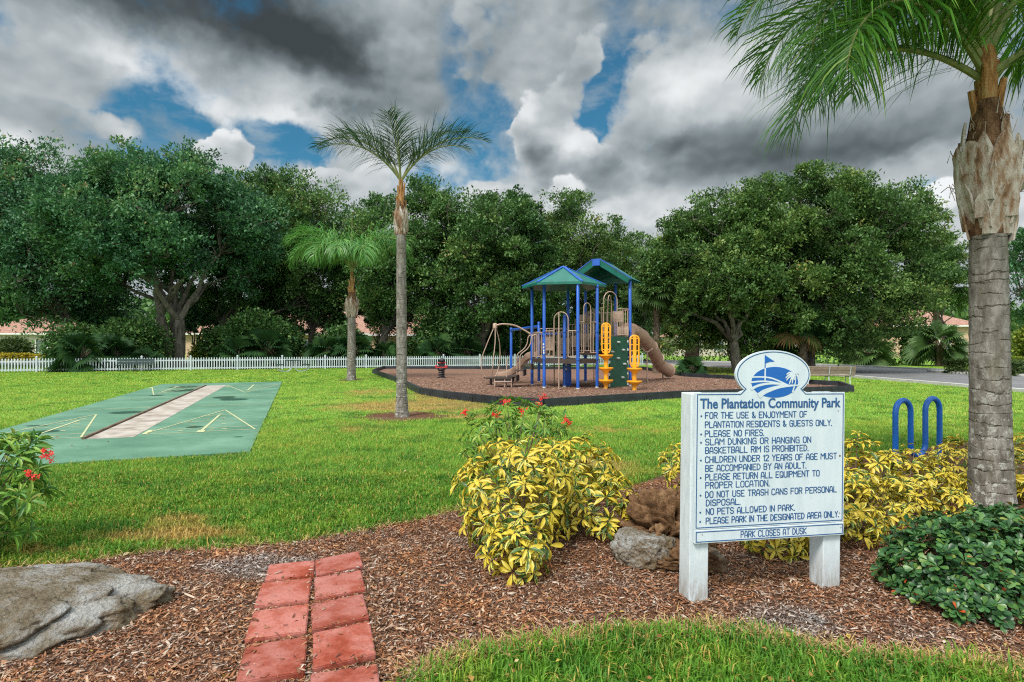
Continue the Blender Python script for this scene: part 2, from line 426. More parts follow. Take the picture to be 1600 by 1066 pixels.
c = t.mix(1.0, c, t.ramp(f, [(.3, .62), (.5, .95), (.72, 1.35)]), 'MULTIPLY')
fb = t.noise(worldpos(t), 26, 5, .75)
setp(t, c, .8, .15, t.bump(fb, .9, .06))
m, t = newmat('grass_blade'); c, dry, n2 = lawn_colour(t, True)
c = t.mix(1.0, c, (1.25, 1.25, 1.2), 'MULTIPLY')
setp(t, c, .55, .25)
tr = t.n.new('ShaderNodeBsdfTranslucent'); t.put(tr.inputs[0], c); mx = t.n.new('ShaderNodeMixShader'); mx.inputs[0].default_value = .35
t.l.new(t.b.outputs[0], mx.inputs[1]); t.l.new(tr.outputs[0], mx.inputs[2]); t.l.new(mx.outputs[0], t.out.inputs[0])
leafmat('straw', [(0, (.30, .19, .075)), (.4, (.46, .31, .13)), (.8, (.58, .43, .21)), (1, (.25, .24, .05))], .7, .15, .2)

NG = 240
me = MB(); 
me.add([(-400, -60, 0), (400, -60, 0), (400, 700, 0), (-400, 700, 0)], [(0, 1, 2, 3)])
tag(me.build('ground', 'lawn'), 'mown green lawn with paler dry patches', 'lawn', kind='structure')

# mulch bed in front
bed_px = [(-420, 925), (0, 892), (70, 884), (150, 876), (232, 862), (330, 857), (452, 849), (560, 830), (640, 815), (705, 800), (760, 788), (860, 772), (960, 770), (1008, 752), (1050, 736),
          (1100, 730), (1200, 722), (1320, 716), (1420, 706), (1500, 690), (1620, 690), (2000, 700)]
bed_lo = [(2100, 1085), (1750, 1062), (1600, 1050), (1480, 1036), (1370, 1030), (1270, 1014), (1180, 991), (1100, 984), (980, 990), (850, 1005), (760, 1016), (690, 1038), (640, 1063)]
BED = [tuple(G(*p)[:2]) for p in bed_px] + [tuple(G(*p)[:2]) for p in bed_lo] + [(-.80, 2.5), (-1.0, 1.0), (-6.5, 1.0)]
def bed_h(x, y):
    e = np.clip(polydist(x, y, BED) / .5, 0, 1)
    h = .014 * (vnoise(x * 2.1, y * 2.1, 3) + .5 * vnoise(x * 6, y * 6, 5)) * e
    h += .10 * np.exp(-(((x - 1.05) / .42) ** 2 + ((y - 5.3) / .45) ** 2)) * e          # the soil is heaped round the boulder
    return .004 + h
gx, gy = np.meshgrid(np.arange(-6.6, 9.4, .05), np.arange(1.0, 10.6, .05), indexing='ij')
nxg, nyg = gx.shape
V = np.stack([gx, gy, bed_h(gx, gy)], -1).reshape(-1, 3)
i, j = np.meshgrid(np.arange(nxg - 1), np.arange(nyg - 1), indexing='ij')
F = np.stack([i * nyg + j, (i + 1) * nyg + j, (i + 1) * nyg + j + 1, i * nyg + j + 1], -1).reshape(-1, 4)
cx = V[F].mean(1)
F = F[inpoly(cx[:, 0], cx[:, 1], BED)]
used = np.unique(F); re = np.full(len(V), -1); re[used] = np.arange(len(used))
m, t = newmat('mulch_soil')
p = worldpos(t)
d1 = t.noise(t.vec('MULTIPLY', p, (1, 1, .2)), 30, 6, .7); d2 = t.noise(p, 1.6, 4, .6)
c = t.ramp(d1, [(.3, (.035, .017, .010)), (.5, (.12, .058, .032)), (.68, (.24, .13, .075))])
c = t.mix(t.smooth(d2, .45, .65, 0, .5), c, (.15, .11, .085))
setp(t, c, .9, .1, t.bump(d1, 1.0, .03))
tag(bulk('mulch_bed', V[used], re[F], 'mulch_soil', smooth=True), 'bed of brown shredded bark round the sign and shrubs', 'mulch bed', kind='structure')

# shredded bark lying on it
rng = np.random.default_rng(11)
def chips(N, xr, yr, keep, Lr, seed, z=bed_h):
    g = np.random.default_rng(seed)
    x = g.uniform(*xr, N); y = yr[0] + (yr[1] - yr[0]) * g.random(N) ** 1.35
    k = keep(x, y); x, y = x[k], y[k]; n = len(x)
    a = g.uniform(0, 2 * np.pi, n); tl = g.normal(0, .22, n)
    d = np.stack([np.cos(a) * np.cos(tl), np.sin(a) * np.cos(tl), np.sin(tl)], -1)
    nn = unit(np.stack([g.normal(0, .35, n), g.normal(0, .35, n), np.ones(n)], -1))
    L = g.lognormal(math.log(Lr), .45, n); Wd = L * g.uniform(.10, .34, n); Wd = np.clip(Wd, .0025, .014)
    T = np.array([(-.5, -.5, 0), (.5, -.42, 0), (.45, 0, .25), (-.5, .05, .25), (.35, .5, .05), (-.3, .46, .05),
                  (-.5, -.5, -.4), (.5, -.42, -.4), (.35, .5, -.4), (-.3, .46, -.4)])
    Fq = [np.array([(0, 1, 2, 3), (3, 2, 4, 5), (6, 7, 1, 0), (9, 5, 4, 8)])]
    pos = np.stack([x, y, z(x, y) + g.uniform(.002, .016, n)], -1)
    return scatter(T, Fq, pos, d, nn, Wd, L, np.minimum(Wd, .006))
Vc, Fc = chips(300000, (-4.9, 5.4), (2.5, 7.6), lambda x, y: inpoly(x, y, BED) & (np.abs(x) < y * .93 + 1.0) | (inpoly(x, y, BED) & (y < 3.2)), .0245, 5)
m, t = newmat('bark_chip')
r = rnd(t); p = worldpos(t)
c = t.ramp(r, [(0, (.045, .022, .014)), (.22, (.115, .048, .026)), (.42, (.235, .105, .055)), (.60, (.36, .155, .072)), (.76, (.29, .195, .14)), (.90, (.36, .26, .19)), (.98, (.46, .38, .32))])
grey = gauss2(t, t.vec('MULTIPLY', p, (1, 1, 0)), 1.75, 3.72, .55, .35)
grey = t.math('ADD', grey, gauss2(t, t.vec('MULTIPLY', p, (1, 1, 0)), -1.9, 4.6, .9, .35))
grey = t.smooth(t.math('ADD', grey, t.math('SUBTRACT', t.noise(p, 3, 3), .5)), .4, .9, 0, .75)
org = t.smooth(t.noise(p, 1.7, 5, .65), .47, .66, 0, .75)
oc_ = t.ramp(r, [(0, (.06, .022, .010)), (.3, (.20, .070, .026)), (.6, (.38, .150, .055)), (.85, (.50, .24, .10)), (1, (.56, .36, .20))])
c = t.mix(org, c, oc_); grey = t.math('ADD', grey, t.math('MULTIPLY', t.smooth(t.noise(p, 1.3, 4, .6), .56, .68), .35))
gc = t.ramp(r, [(0, (.07, .06, .055)), (.5, (.20, .175, .16)), (1, (.47, .43, .40))])
setp(t, t.mix(grey, c, gc), .75, .2)
o = bulk('bark_mulch', Vc, Fc, 'bark_chip'); tag(o, 'loose reddish brown shreds of bark mulch', 'mulch', kind='stuff')

# dead leaves fallen on mulch, lawn and court
g = np.random.default_rng(31); n = 330; y = 3.0 + 11 * g.random(n) ** 1.8; x = g.uniform(-1, 1, n) * (y * .9 + .5)
T = np.array([(0, 0, 0), (.5, .42, .18), (0, 1, -.05), (-.5, .42, .18)]); a = g.uniform(0, 6.28, n); L = g.uniform(.025, .06, n)
V, F = scatter(T, [np.array([(0, 1, 2, 3)])], np.stack([x, y, np.where(inpoly(x, y, BED), .022, .045)], -1), np.stack([np.cos(a), np.sin(a), g.normal(0, .2, n)], -1), unit(g.normal(0, .3, (n, 3)) + [0, 0, 1]), L * .6, L, L)
leafmat('dead_leaf', [(0, (.16, .07, .025)), (.5, (.34, .19, .06)), (.8, (.50, .38, .08)), (1, (.40, .33, .20))], .7, .2, .1)
tag(bulk('fallen_leaves', V, F, 'dead_leaf'), 'scattered brown and yellow fallen leaves', 'leaves', kind='stuff')

# ------------------------------------------------------------------ shuffleboard court
NR = G(390, 708); U = Vector((-.3463, .9381, 0)); Vv = Vector((-.9381, -.3463, 0))
CL, CW = 19.5, 5.1
def ct(u, v, z=0.0): return NR + U * u + Vv * v + Vector((0, 0, z))
COURT = [tuple(ct(0, 0)[:2]), tuple(ct(CL, 0)[:2]), tuple(ct(CL, CW)[:2]), tuple(ct(0, CW)[:2])]
m, t = newmat('court_paint')
p = worldpos(t); p2 = t.vec('MULTIPLY', p, (1, 1, 0))
n1 = t.noise(p2, .8, 6, .65); n2 = t.noise(p2, 14, 4, .6)
c = t.ramp(n1, [(.3, (.062, .155, .098)), (.5, (.100, .215, .142)), (.7, (.150, .280, .195))])
c = t.mix(t.smooth(n2, .58, .72, 0, .3), c, (.30, .40, .30))
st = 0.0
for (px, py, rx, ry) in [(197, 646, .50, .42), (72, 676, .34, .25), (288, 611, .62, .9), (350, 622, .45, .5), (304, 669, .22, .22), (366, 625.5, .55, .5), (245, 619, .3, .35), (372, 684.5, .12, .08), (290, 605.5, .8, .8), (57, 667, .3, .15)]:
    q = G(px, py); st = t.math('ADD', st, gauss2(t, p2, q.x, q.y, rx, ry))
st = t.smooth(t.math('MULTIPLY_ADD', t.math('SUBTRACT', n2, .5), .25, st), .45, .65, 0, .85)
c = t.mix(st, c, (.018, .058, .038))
setp(t, c, t.math('SUBTRACT', .62, t.math('MULTIPLY', st, .3)), .35, t.bump(n2, .15, .004))
court = thing('shuffleboard_court', 'pale green painted shuffleboard court with yellow scoring lines on the lawn', 'court', ct(CL / 2, CW / 2))
b = MB(); b.prism([ct(0, 0), ct(CL, 0), ct(CL, CW), ct(0, CW)][::1], -.05, .022)
b.build('slab', 'court_paint', court)
b = MB(); b.prism([ct(2.45, 2.22), ct(17.6, 2.22), ct(17.6, 3.0), ct(2.45, 3.0)], .01, .027)
plain('court_concrete', [(.3, (.22, .18, .15)), (.5, (.37, .325, .28)), (.7, (.48, .44, .39))], 2.2, .85, .2, .3, 30, stretch=(1, 1, 1))
b.build('concrete_strip', 'court_concrete', court)
plain('gutter_shade', [(.3, (.09, .06, .04)), (.6, (.20, .14, .10))], 5, .8, .2, .3)  # raised gutter edge; its dark colour stands in for the step's shadow
b = MB(); b.bar(ct(2.45, 3.04, .04), ct(17.6, 3.04, .04), .05, .045)
b.build('gutter_shade_edge', 'gutter_shade', court)
plain('line_paint', [(.3, (.36, .38, .20)), (.6, (.50, .50, .29))], 9, .7, .2)
LB = [MB()]
def line(u0, v0, u1, v1, wd=.018, z=.0265):
    a, c2 = ct(u0, v0), ct(u1, v1); d = (c2 - a).normalized(); n = Vector((-d.y, d.x, 0)) * wd
    line.k += 1; z += .00035 * (line.k % 9)
    LB[0].add([tuple(a + n + Vector((0, 0, z))), tuple(a - n + Vector((0, 0, z))), tuple(c2 - n + Vector((0, 0, z))), tuple(c2 + n + Vector((0, 0, z)))], [(0, 1, 2, 3)])
line.k = 0
for (va, vb) in ((.10, 2.14), (3.16, 5.0)):
    mid = (va + vb) / 2
    for (s, e) in ((2.75, 1), (17.3, -1)):
        q = lambda d: s + e * d; LB[0] = MB()
        line(q(0), va, q(0), vb); line(q(.55), va, q(.55), vb, .018)
        line(q(1.75), va + .3, q(1.75), vb - .3, .018); line(q(2.95), va + .62, q(2.95), vb - .62, .016)
        line(q(.0), va, q(4.2), mid); line(q(.0), vb, q(4.2), mid)
        line(q(-.05), mid, q(3.05), mid, .026); line(q(-.1), mid, q(.2), mid, .07)
        line(q(5.6), va, q(5.6), vb, .022)
        line(q(-.0), vb - .02, q(.6), vb - .02, .045)
        for (du, f) in ((.28, .3), (.28, .42), (.28, .7), (1.1, .35), (1.1, .65), (2.3, .42), (2.3, .58), (3.3, .5)):     # worn figures
            line(q(du), va + (vb - va) * f - .05, q(du + .03), va + (vb - va) * f + .05, .03)
        LB[0].build('court_lines', 'line_paint', court)


# ------------------------------------------------------------------ playground floor and its border of black timbers
EDGE = [(583, 583.6), (622, 598), (640.5, 608), (657.6, 616.6), (706, 624), (779.5, 632.4), (850, 636.5), (951, 629.5), (1061, 622.5), (1332, 613)]
PLAY = [tuple(G(*p)[:2]) for p in EDGE] + [(14.0, 24.6), (9.6, 31.8), (9.3, 41.0), (-9.4, 42.2)]
m, t = newmat('play_mulch')
p = worldpos(t)
d1 = t.noise(p, 24, 6, .75); d2 = t.noise(p, .7, 4, .6); d3 = t.vor(t.vec('MULTIPLY', p, (1, 1, .2)), 16, 'Color')
c = t.ramp(d1, [(.28, (.085, .042, .030)), (.46, (.19, .105, .074)), (.62, (.28, .165, .12)), (.78, (.38, .25, .185))])
c = t.mix(.22, c, t.mix(1.0, c, d3, 'OVERLAY')); c = t.mix(t.smooth(d2, .45, .62, 0, .45), c, (.20, .125, .09))
setp(t, c, .9, .12, t.bump(d1, 1.0, .05))
b = MB(); b.add([(x, y, .05) for x, y in PLAY], [tuple(range(len(PLAY)))]); b.build('playground_ground', 'play_mulch')
tag(bpy.data.objects['playground_ground'], 'tan wood chip surface inside the playground border', 'playground surface', kind='structure')
Vc, Fc = chips(42000, (-8, 13.5), (16.6, 30), lambda x, y: inpoly(x, y, PLAY), .085, 8, z=lambda x, y: np.full(x.shape, .052))
mm, t = newmat('play_chip'); setp(t, t.ramp(rnd(t), [(0, (.085, .045, .03)), (.4, (.22, .125, .085)), (.75, (.34, .21, .15)), (1, (.50, .37, .28))]), .8, .15)
tag(bulk('playground_mulch', Vc, Fc, 'play_chip'), 'loose tan wood chips on the playground floor', 'mulch', kind='stuff')
plain('black_timber', [(.3, (.012, .014, .018)), (.7, (.032, .036, .044))], 3, .55, .4, .3, 20)
bord = thing('playground_border', 'low black plastic timber border around the wood chip playground', 'border', (2, 24, 0))
npl = len(PLAY)
for k in range(npl):
    a, c2 = Vector((*PLAY[k], 0)), Vector((*PLAY[(k + 1) % npl], 0)); L = (c2 - a).length; nseg = max(1, round(L / 1.5))
    for q in range(nseg):
        s0 = a.lerp(c2, q / nseg); s1 = a.lerp(c2, (q + 1) / nseg); d = (s1 - s0).normalized()
        b = MB(); b.bar(s0 + d * .012 + Vector((0, 0, .062)), s1 - d * .012 + Vector((0, 0, .062)), .13, .124)
        b.bar(s0 + d * .004 + Vector((0, 0, .188)), s1 - d * .004 + Vector((0, 0, .188)), .118, .122)
        b.box(tuple(s0 + d * .1 + Vector((0, 0, .253))), (.05, .05, .012))
        o = b.build('timber', 'black_timber', bord)

# mulch ring of the two lawn palms
PALM1 = G(628, 651); PALM2 = G(549, 594)
for (c0, r0) in ((PALM1, 1.05), (PALM2, .75)):
    pts = [(c0.x + r0 * (1 + .18 * math.sin(k * 1.7 + r0) + .1 * math.sin(3 * k)) * math.cos(k * math.pi / 14), c0.y + r0 * (1 + .12 * math.cos(k * 2.1)) * math.sin(k * math.pi / 14), .004) for k in range(28)]
    b = MB(); b.add(pts, [tuple(range(28))]); o = b.build('bare_soil', 'mulch_soil'); tag(o, kind='structure')
RING = [(PALM1.x, PALM1.y, .8), (PALM2.x, PALM2.y, .5)]

# ------------------------------------------------------------------ grass blades
ctr = smoothpath([(25.2, 4), (25.6, 20), (24.9, 32), (23.6, 43), (19.5, 53), (11, 60), (0, 61.5), (-22, 60.5), (-50, 58.5), (-120, 57)], 8)
for v in range(len(ctr)): ctr[v] = Vector((ctr[v][0], ctr[v][1], 0))
ROADLINE = [(p.x, p.y) for p in ctr] + [(p.x, p.y) for p in reversed(ctr)]
def grass(N, yr, seed, hgt, wid, five, xmargin=1.2):
    g = np.random.default_rng(seed)
    y = np.sqrt(g.uniform(yr[0] ** 2, yr[1] ** 2, N)); x = g.uniform(-1, 1, N) * (y * .90 + xmargin)
    jit = g.normal(0, .05, N); jit2 = g.normal(0, .05, N)
    k = ~inpoly(x + jit, y + jit2, BED) & ~inpoly(x, y, PLAY)
    cu = (x - NR.x) * U.x + (y - NR.y) * U.y; cv = (x - NR.x) * Vv.x + (y - NR.y) * Vv.y
    je = g.normal(.02, .03, N); k &= ~((cu > je) & (cu < CL - je) & (cv > je) & (cv < CW - je))
    k &= (y < 12) | (polydist(x, y, ROADLINE) > 6.38)
    for (a, b_, r) in RING: k &= np.hypot(x - a, y - b_) > r * (.8 + .5 * g.random(N))
    thin = 0
    for (a, b_, rx, ry, am) in DRY: thin = thin + am * np.exp(-((x - a) / rx) ** 2 - ((y - b_) / ry) ** 2)
    k &= g.random(N) > thin * .55
    x, y = x[k], y[k]; n = len(x)
    clump = vnoise(x * 3.1, y * 3.1, 9) * .7 + vnoise(x * 9, y * 9, 4) * .6
    h = hgt * (.55 + .7 * clump) * g.uniform(.6, 1.3, n)
    wv = wid * g.uniform(.7, 1.3, n); a = g.uniform(0, 2 * np.pi, n); lean = g.uniform(.15, 1.0, n)
    d = np.stack([np.cos(a), np.sin(a), np.zeros(n)], -1); s = np.stack([-np.sin(a), np.cos(a), np.zeros(n)], -1)
    base = np.stack([x, y, np.zeros(n)], -1); up = np.array([0, 0, 1.0])
    if five:
        mid = base + d * (h * lean * .35)[:, None] + up * (h * .62)[:, None]
        tip = base + d * (h * lean * 1.05)[:, None] + up * (h * (1.0 - .45 * lean))[:, None]
        V = np.stack([base - s * wv[:, None] / 2, base + s * wv[:, None] / 2, mid - s * wv[:, None] * .45, mid + s * wv[:, None] * .45, tip], 1).reshape(-1, 3)
        o = (np.arange(n) * 5)[:, None]
        return V, [o + np.array([[0, 1, 3, 2]]), o + np.array([[2, 3, 4]])]
    tip = base + d * (h * lean)[:, None] + up * (h * (1 - .3 * lean))[:, None]
    V = np.stack([base - s * wv[:, None] / 2, base + s * wv[:, None] / 2, tip], 1).reshape(-1, 3)
    return V, [(np.arange(n) * 3)[:, None] + np.array([[0, 1, 2]])]
for (N, yr, sd_, hg, wd, five) in ((60000, (2.3, 4.3), 1, .085, .008, True), (190000, (4.3, 8.0), 2, .065, .0085, True), (210000, (8.0, 14.0), 3, .055, .012, False), (170000, (14, 27), 4, .055, .020, False), (210000, (27, 47), 6, .055, .042, False)):
    V, F = grass(N, yr, sd_, hg, wd, five)
    tag(bulk('lawn_grass', V, F, 'grass_blade'), 'short green blades of lawn grass', 'grass', group='lawn grass', kind='stuff')
# straw-coloured runners along the edge of the turf in front of the bed
g = np.random.default_rng(77)
lo = np.array([tuple(G(*p)[:2]) for p in bed_lo[1:]] ); up_ = np.array([tuple(G(*p)[:2]) for p in bed_px[1:12]])
def along(pl, n):
    seg = np.hypot(*np.diff(pl, axis=0).T); c = np.concatenate([[0], np.cumsum(seg)]); u = g.uniform(0, c[-1], n)
    return np.stack([np.interp(u, c, pl[:, 0]), np.interp(u, c, pl[:, 1])], -1)
q = np.concatenate([along(lo, 5200), along(up_, 1500)]); q += g.normal(0, .055, q.shape); n = len(q)
a = g.uniform(0, 2 * np.pi, n); el = g.uniform(0, .8, n)
d = np.stack([np.cos(a) * np.cos(el), np.sin(a) * np.cos(el), np.sin(el)], -1)
T = np.array([(-.5, 0, 0), (.5, 0, 0), (.4, .6, .0), (-.4, .6, .0), (0, 1, -.6)])
V, F = scatter(T, [np.array([(0, 1, 2, 3)]), np.array([(3, 2, 4)])], np.concatenate([q, np.full((n, 1), .012)], 1), d, unit(g.normal(0, .4, (n, 3)) + [0, 0, 1]), g.uniform(.003, .006, n), g.uniform(.04, .11, n), .02)
tag(bulk('dry_grass', V, F, 'straw'), 'straw coloured dry grass fringing the mulch bed', 'grass', kind='stuff')

# ------------------------------------------------------------------ road behind, verge island, kerbs
plain('asphalt', [(.3, (.12, .12, .125)), (.7, (.20, .195, .20))], .8, .8, .3, .3, 60, pos=True)
plain('kerb_concrete', [(.3, (.36, .35, .33)), (.7, (.52, .51, .49))], 3, .85, .2, .2, 30)
def strip(off0, off1, z, name, mat):
    a = []; n = len(ctr)
    for k in range(n):
        d = (Vector(ctr[min(k + 1, n - 1)]) - Vector(ctr[max(k - 1, 0)])).normalized(); s = Vector((-d.y, d.x, 0))
        for o_ in (off0, off1): q = Vector(ctr[k]) + s * o_; a.append((q.x, q.y, z))
    b = MB(); b.add(a, [(2 * k, 2 * k + 1, 2 * k + 3, 2 * k + 2) for k in range(n - 1)]); return b.build(name, mat)
tag(strip(6.0, -5.6, .006, 'road', 'asphalt'), kind='structure')
for o0 in (6.0, -5.9):
    n = len(ctr); b = MB(); pr = []
    for k in range(n):
        d = (ctr[min(k + 1, n - 1)] - ctr[max(k - 1, 0)]).normalized(); s = Vector((-d.y, d.x, 0))
        for (oo, z) in ((o0, 0), (o0, .13), (o0 + .3, .13), (o0 + .3, 0)): q = ctr[k] + s * oo; pr.append((q.x, q.y, z))
    b.add(pr, [(4 * k + e, 4 * k + e + 1, 4 * k + e + 5, 4 * k + e + 4) for k in range(n - 1) for e in range(3)])
    tag(b.build('kerb', 'kerb_concrete'), kind='structure')

# ------------------------------------------------------------------ picket fence
plain('white_vinyl', [(.3, (.44, .49, .54)), (.7, (.56, .60, .64))], 2, .45, .4)
FA, FB = Vector((-42.4, 33.95, 0)), Vector((11.6, 51.3, 0)); FD = (FB - FA).normalized(); FN = Vector((-FD.y, FD.x, 0)); FL = (FB - FA).length
fen = thing('picket_fence', 'long white picket fence in front of the row of oaks', 'fence', tuple((FA + FB) / 2))
nb = 19; bay = FL / nb
rzf = math.atan2(FD.y, FD.x)
for k in range(nb + 1):
    q = FA + FD * bay * k; b = MB(); b.box((q.x, q.y, .49), (.11, .11, .98), rzf); b.box((q.x, q.y, 1.0), (.14, .14, .03), rzf); b.box((q.x, q.y, 1.035), (.12, .12, .05), rzf, .2)
    b.build('post', 'white_vinyl', fen)
    if k < nb:
        b = MB()
        for z in (.17, .72): b.bar(q + FD * .058 + Vector((0, 0, z)), q + FD * (bay - .058) + Vector((0, 0, z)), .04, .085)
        npk = 17
        for e in range(npk):
            r = q + FD * (bay * (e + 1) / (npk + 1)) - FN * .033
            b.box((r.x, r.y, .475), (.068, .022, .79), rzf); b.box((r.x, r.y, .895), (.068, .022, .05), rzf, .1)
        b.build('picket_panel', 'white_vinyl', fen)

# ------------------------------------------------------------------ benches and table
plain('dark_green_paint', [(.3, (.010, .030, .026)), (.7, (.020, .050, .042))], 4, .5, .4)
plain('weathered_wood', [(.3, (.16, .12, .085)), (.55, (.25, .195, .14)), (.75, (.33, .27, .21))], 7, .8, .2, .4, 40, stretch=(1, 6, 6))
plain('galvanised', [(.3, (.42, .44, .46)), (.7, (.60, .62, .64))], 6, .4, .5, metal=.4)
def bench(loc, rz, label, seat_m, leg_m, W=2.0, slats=3):
    t = thing('park_bench', label, 'bench', (0, 0, 0))
    b = MB()
    for k in range(slats): b.box((0, -.18 + k * .165, .45), (W, .14, .04))
    b.build('seat', seat_m, t, bevel=.006)
    b = MB()
    for k in range(2): b.box((0, .245 + k * .045, .60 + k * .18), (W, .035, .155), M=Matrix.Rotation(-.22, 3, 'X'))
    b.build('backrest', seat_m, t, bevel=.006)
    for x in (-W * .40, 0, W * .40):
        b = MB()
        b.tube([(x, -.22, 0), (x, -.2, .40), (x, .19, .41), (x, .25, .5), (x, .33, .86)], .024, 8); b.tube([(x, .2, .4), (x, .26, .0)], .024, 8)
        b.tube([(x, -.30, .012), (x, .34, .012)], .02, 6)
        b.build('leg', leg_m, t)
    t.location = loc; t.rotation_euler = (0, 0, rz); return t
q = FA + FD * ((Vector((-25.6, 0, 0)) - FA).x / FD.x); 
qb = FA + FD * 17.7 - FN * .75
bench(tuple(qb), rzf, 'dark green slatted bench standing against the picket fence', 'dark_green_paint', 'dark_green_paint', 2.2, 4)
bench(tuple(G(1292, 602.5)), R(172), 'weathered wooden bench on pale metal legs beside the playground border', 'weathered_wood', 'galvanised', 2.15)
pt = thing('picnic_table', 'small dark green picnic table with tube frame by the picket fence', 'picnic table', (0, 0, 0))
b = MB(); b.box((0, 0, .76), (1.0, .95, .045)); b.build('tabletop', 'dark_green_paint', pt, bevel=.01)
for s in (-1, 1):
    b = MB(); b.box((s * .85, 0, .47), (.42, 1.1, .045)); b.build('seat', 'dark_green_paint', pt, bevel=.01)
    b = MB()
    for y in (-.36, .36):
        b.tube(smoothpath([(s * .12, y, .74), (s * .14, y, .25), (s * .3, y, .04), (s * .7, y, .04), (s * .98, y, .2), (s * .95, y, .45)], 5), .022, 8)
    b.build('leg', 'galvanised', pt)
pt.location = tuple(G(458, 580.5)); pt.rotation_euler = (0, 0, rzf + .1)

# ------------------------------------------------------------------ houses across the road
plain('peach_stucco', [(.3, (.50, .34, .23)), (.7, (.60, .42, .30))], 2, .85, .2, .2, 60)
plain('cream_stucco', [(.3, (.46, .40, .33)), (.7, (.55, .49, .41))], 2, .85, .2, .2, 60)
m, t = newmat('clay_tile'); p = coords(t); wv = t.n.new('ShaderNodeTexWave'); wv.inputs['Scale'].default_value = 2.0; t.put(wv.inputs[0], t.vec('MULTIPLY', p, (1, .0, 0)))
c = t.ramp(t.noise(p, 3, 5, .6), [(.3, (.26, .13, .095)), (.5, (.36, .20, .15)), (.7, (.46, .29, .22))]); setp(t, c, .8, .2, t.bump(wv.outputs['Fac'], .6, .08))
plain('window_glass', [(.3, (.05, .07, .08)), (.7, (.12, .15, .16))], 1, .15, .6)
plain('white_trim', [(.3, (.70, .69, .66)), (.7, (.78, .77, .74))], 2, .6, .3)
def house(px0, px1, d, label, wall, eave=3.0, ridge=5.6, depth=11, wins=(.3, .7), ent=None):
    x0, x1 = (px0 - 800) / F_PX * d, (px1 - 800) / F_PX * d; cx = (x0 + x1) / 2
    h = thing('house', label, 'house', (cx, d + depth / 2, 0), 'houses across the street')
    b = MB(); b.box((cx, d + depth / 2, eave / 2), (x1 - x0, depth, eave)); b.build('wall', wall, h)
    b = MB(); ov = .6; X0, X1, Y0, Y1 = x0 - ov, x1 + ov, d - ov, d + depth + ov; e = eave + .003; rr = min(depth / 2, (x1 - x0) * .4)
    b.add([(X0, Y0, e), (X1, Y0, e), (X1, Y1, e), (X0, Y1, e), (X0 + rr, d + depth / 2, ridge), (X1 - rr, d + depth / 2, ridge), ], [(0, 1, 5, 4), (1, 2, 5), (2, 3, 4, 5), (3, 0, 4), (3, 2, 1, 0)])
    b.build('roof', 'clay_tile', h)
    b = MB(); b.box((cx, Y0 - .02, eave - .12), (X1 - X0, .06, .2)); b.build('fascia', 'white_trim', h)
    for f in wins:
        x = x0 + (x1 - x0) * f; b = MB()
        for (dx, dz, sx, sz) in ((0, .8, 1.7, .12), (0, -.8, 1.7, .12), (-.8, 0, .12, 1.48), (.8, 0, .12, 1.48), (0, 0, .06, 1.48)): b.box((x + dx, d - .05, 1.6 + dz), (sx, .14, sz))
        w_ = b.build('window', 'white_trim', h)
        b = MB(); b.box((x, d - .01, 1.6), (1.5, .04, 1.5)); b.build('pane', 'window_glass', w_)
    if ent is not None:
        x = x0 + (x1 - x0) * ent; b = MB(); b.box((x, d - .04, 1.1), (1.3, .1, 2.2)); b.build('door', 'white_trim', h)
house(-60, 88, 78, 'cream house with clay tile roof seen at the open end of the oaks', 'cream_stucco', 3.4, 5.8, 12, (.25, .55, .85), None)
house(290, 600, 74, 'long peach house with terracotta roof behind the palm trunks', 'peach_stucco', 3.3, 6.4, 12, (.12, .36, .62, .86), .5)
house(585, 720, 70, 'peach house wall with white window behind the tall lawn palm', 'peach_stucco', 3.1, 5.8, 10, (.42, .8), None)
house(1395, 1530, 82, 'pink roofed house showing between the broad oak and the near palm', 'peach_stucco', 4.6, 7.2, 12, (.3, .6), None)
house(1060, 1150, 92, 'pale house front glimpsed under the broad oak by the tube slide', 'cream_stucco', 3.2, 5.6, 10, (.3, .7), None)

# ------------------------------------------------------------------ trees
def bark(name, stops, scale=5, bump=.8, stretch=(1, 1, .25)):
    m, t = newmat(name); v = t.vec('MULTIPLY', coords(t), stretch)
    f = t.noise(v, scale, 6, .65); g_ = t.vor(v, scale * 2.5)
    setp(t, t.ramp(f, stops), .9, .15, t.bump(t.math('ADD', f, t.math('MULTIPLY', g_, .6)), bump, .05))
bark('oak_bark', [(.3, (.05, .042, .034)), (.5, (.12, .104, .085)), (.7, (.21, .185, .15))])
DK = [(0, (.022, .060, .018)), (.3, (.046, .118, .032)), (.65, (.088, .185, .046)), (.95, (.17, .27, .07)), (1, (.28, .14, .06))]
leafmat('oak_leaf_blue', [(0, (.018, .062, .030)), (.3, (.042, .130, .056)), (.65, (.078, .200, .074)), (.95, (.155, .285, .09)), (1, (.30, .15, .07))], .5, .3, .2, .70)
leafmat('oak_leaf', DK, .5, .3, .2, .70)
leafmat('oak_leaf_olive', [(0, (.026, .066, .018)), (.3, (.060, .132, .032)), (.65, (.108, .200, .046)), (.95, (.205, .280, .065)), (1, (.30, .18, .06))], .5, .3, .2, .70)
LEAF_T = np.array([(0, 0, 0), (.5, .42, .10), (0, 1, -.12), (-.5, .42, .10)])
def limb(b, a, c, r0, r1, g, sag=.12, n=5):
    a, c = Vector(a), Vector(c); L = (c - a).length
    pts = []
    for k in range(n + 1):
        t = k / n; p = a.lerp(c, t) + Vector((0, 0, sag * L * math.sin(math.pi * t) * .7))
        if 0 < k < n: p += Vector(g.normal(0, .045 * L, 3))
        pts.append(p)
    b.tube(pts, [r0 + (r1 - r0) * k / n for k in range(n + 1)], 7, cap=False)
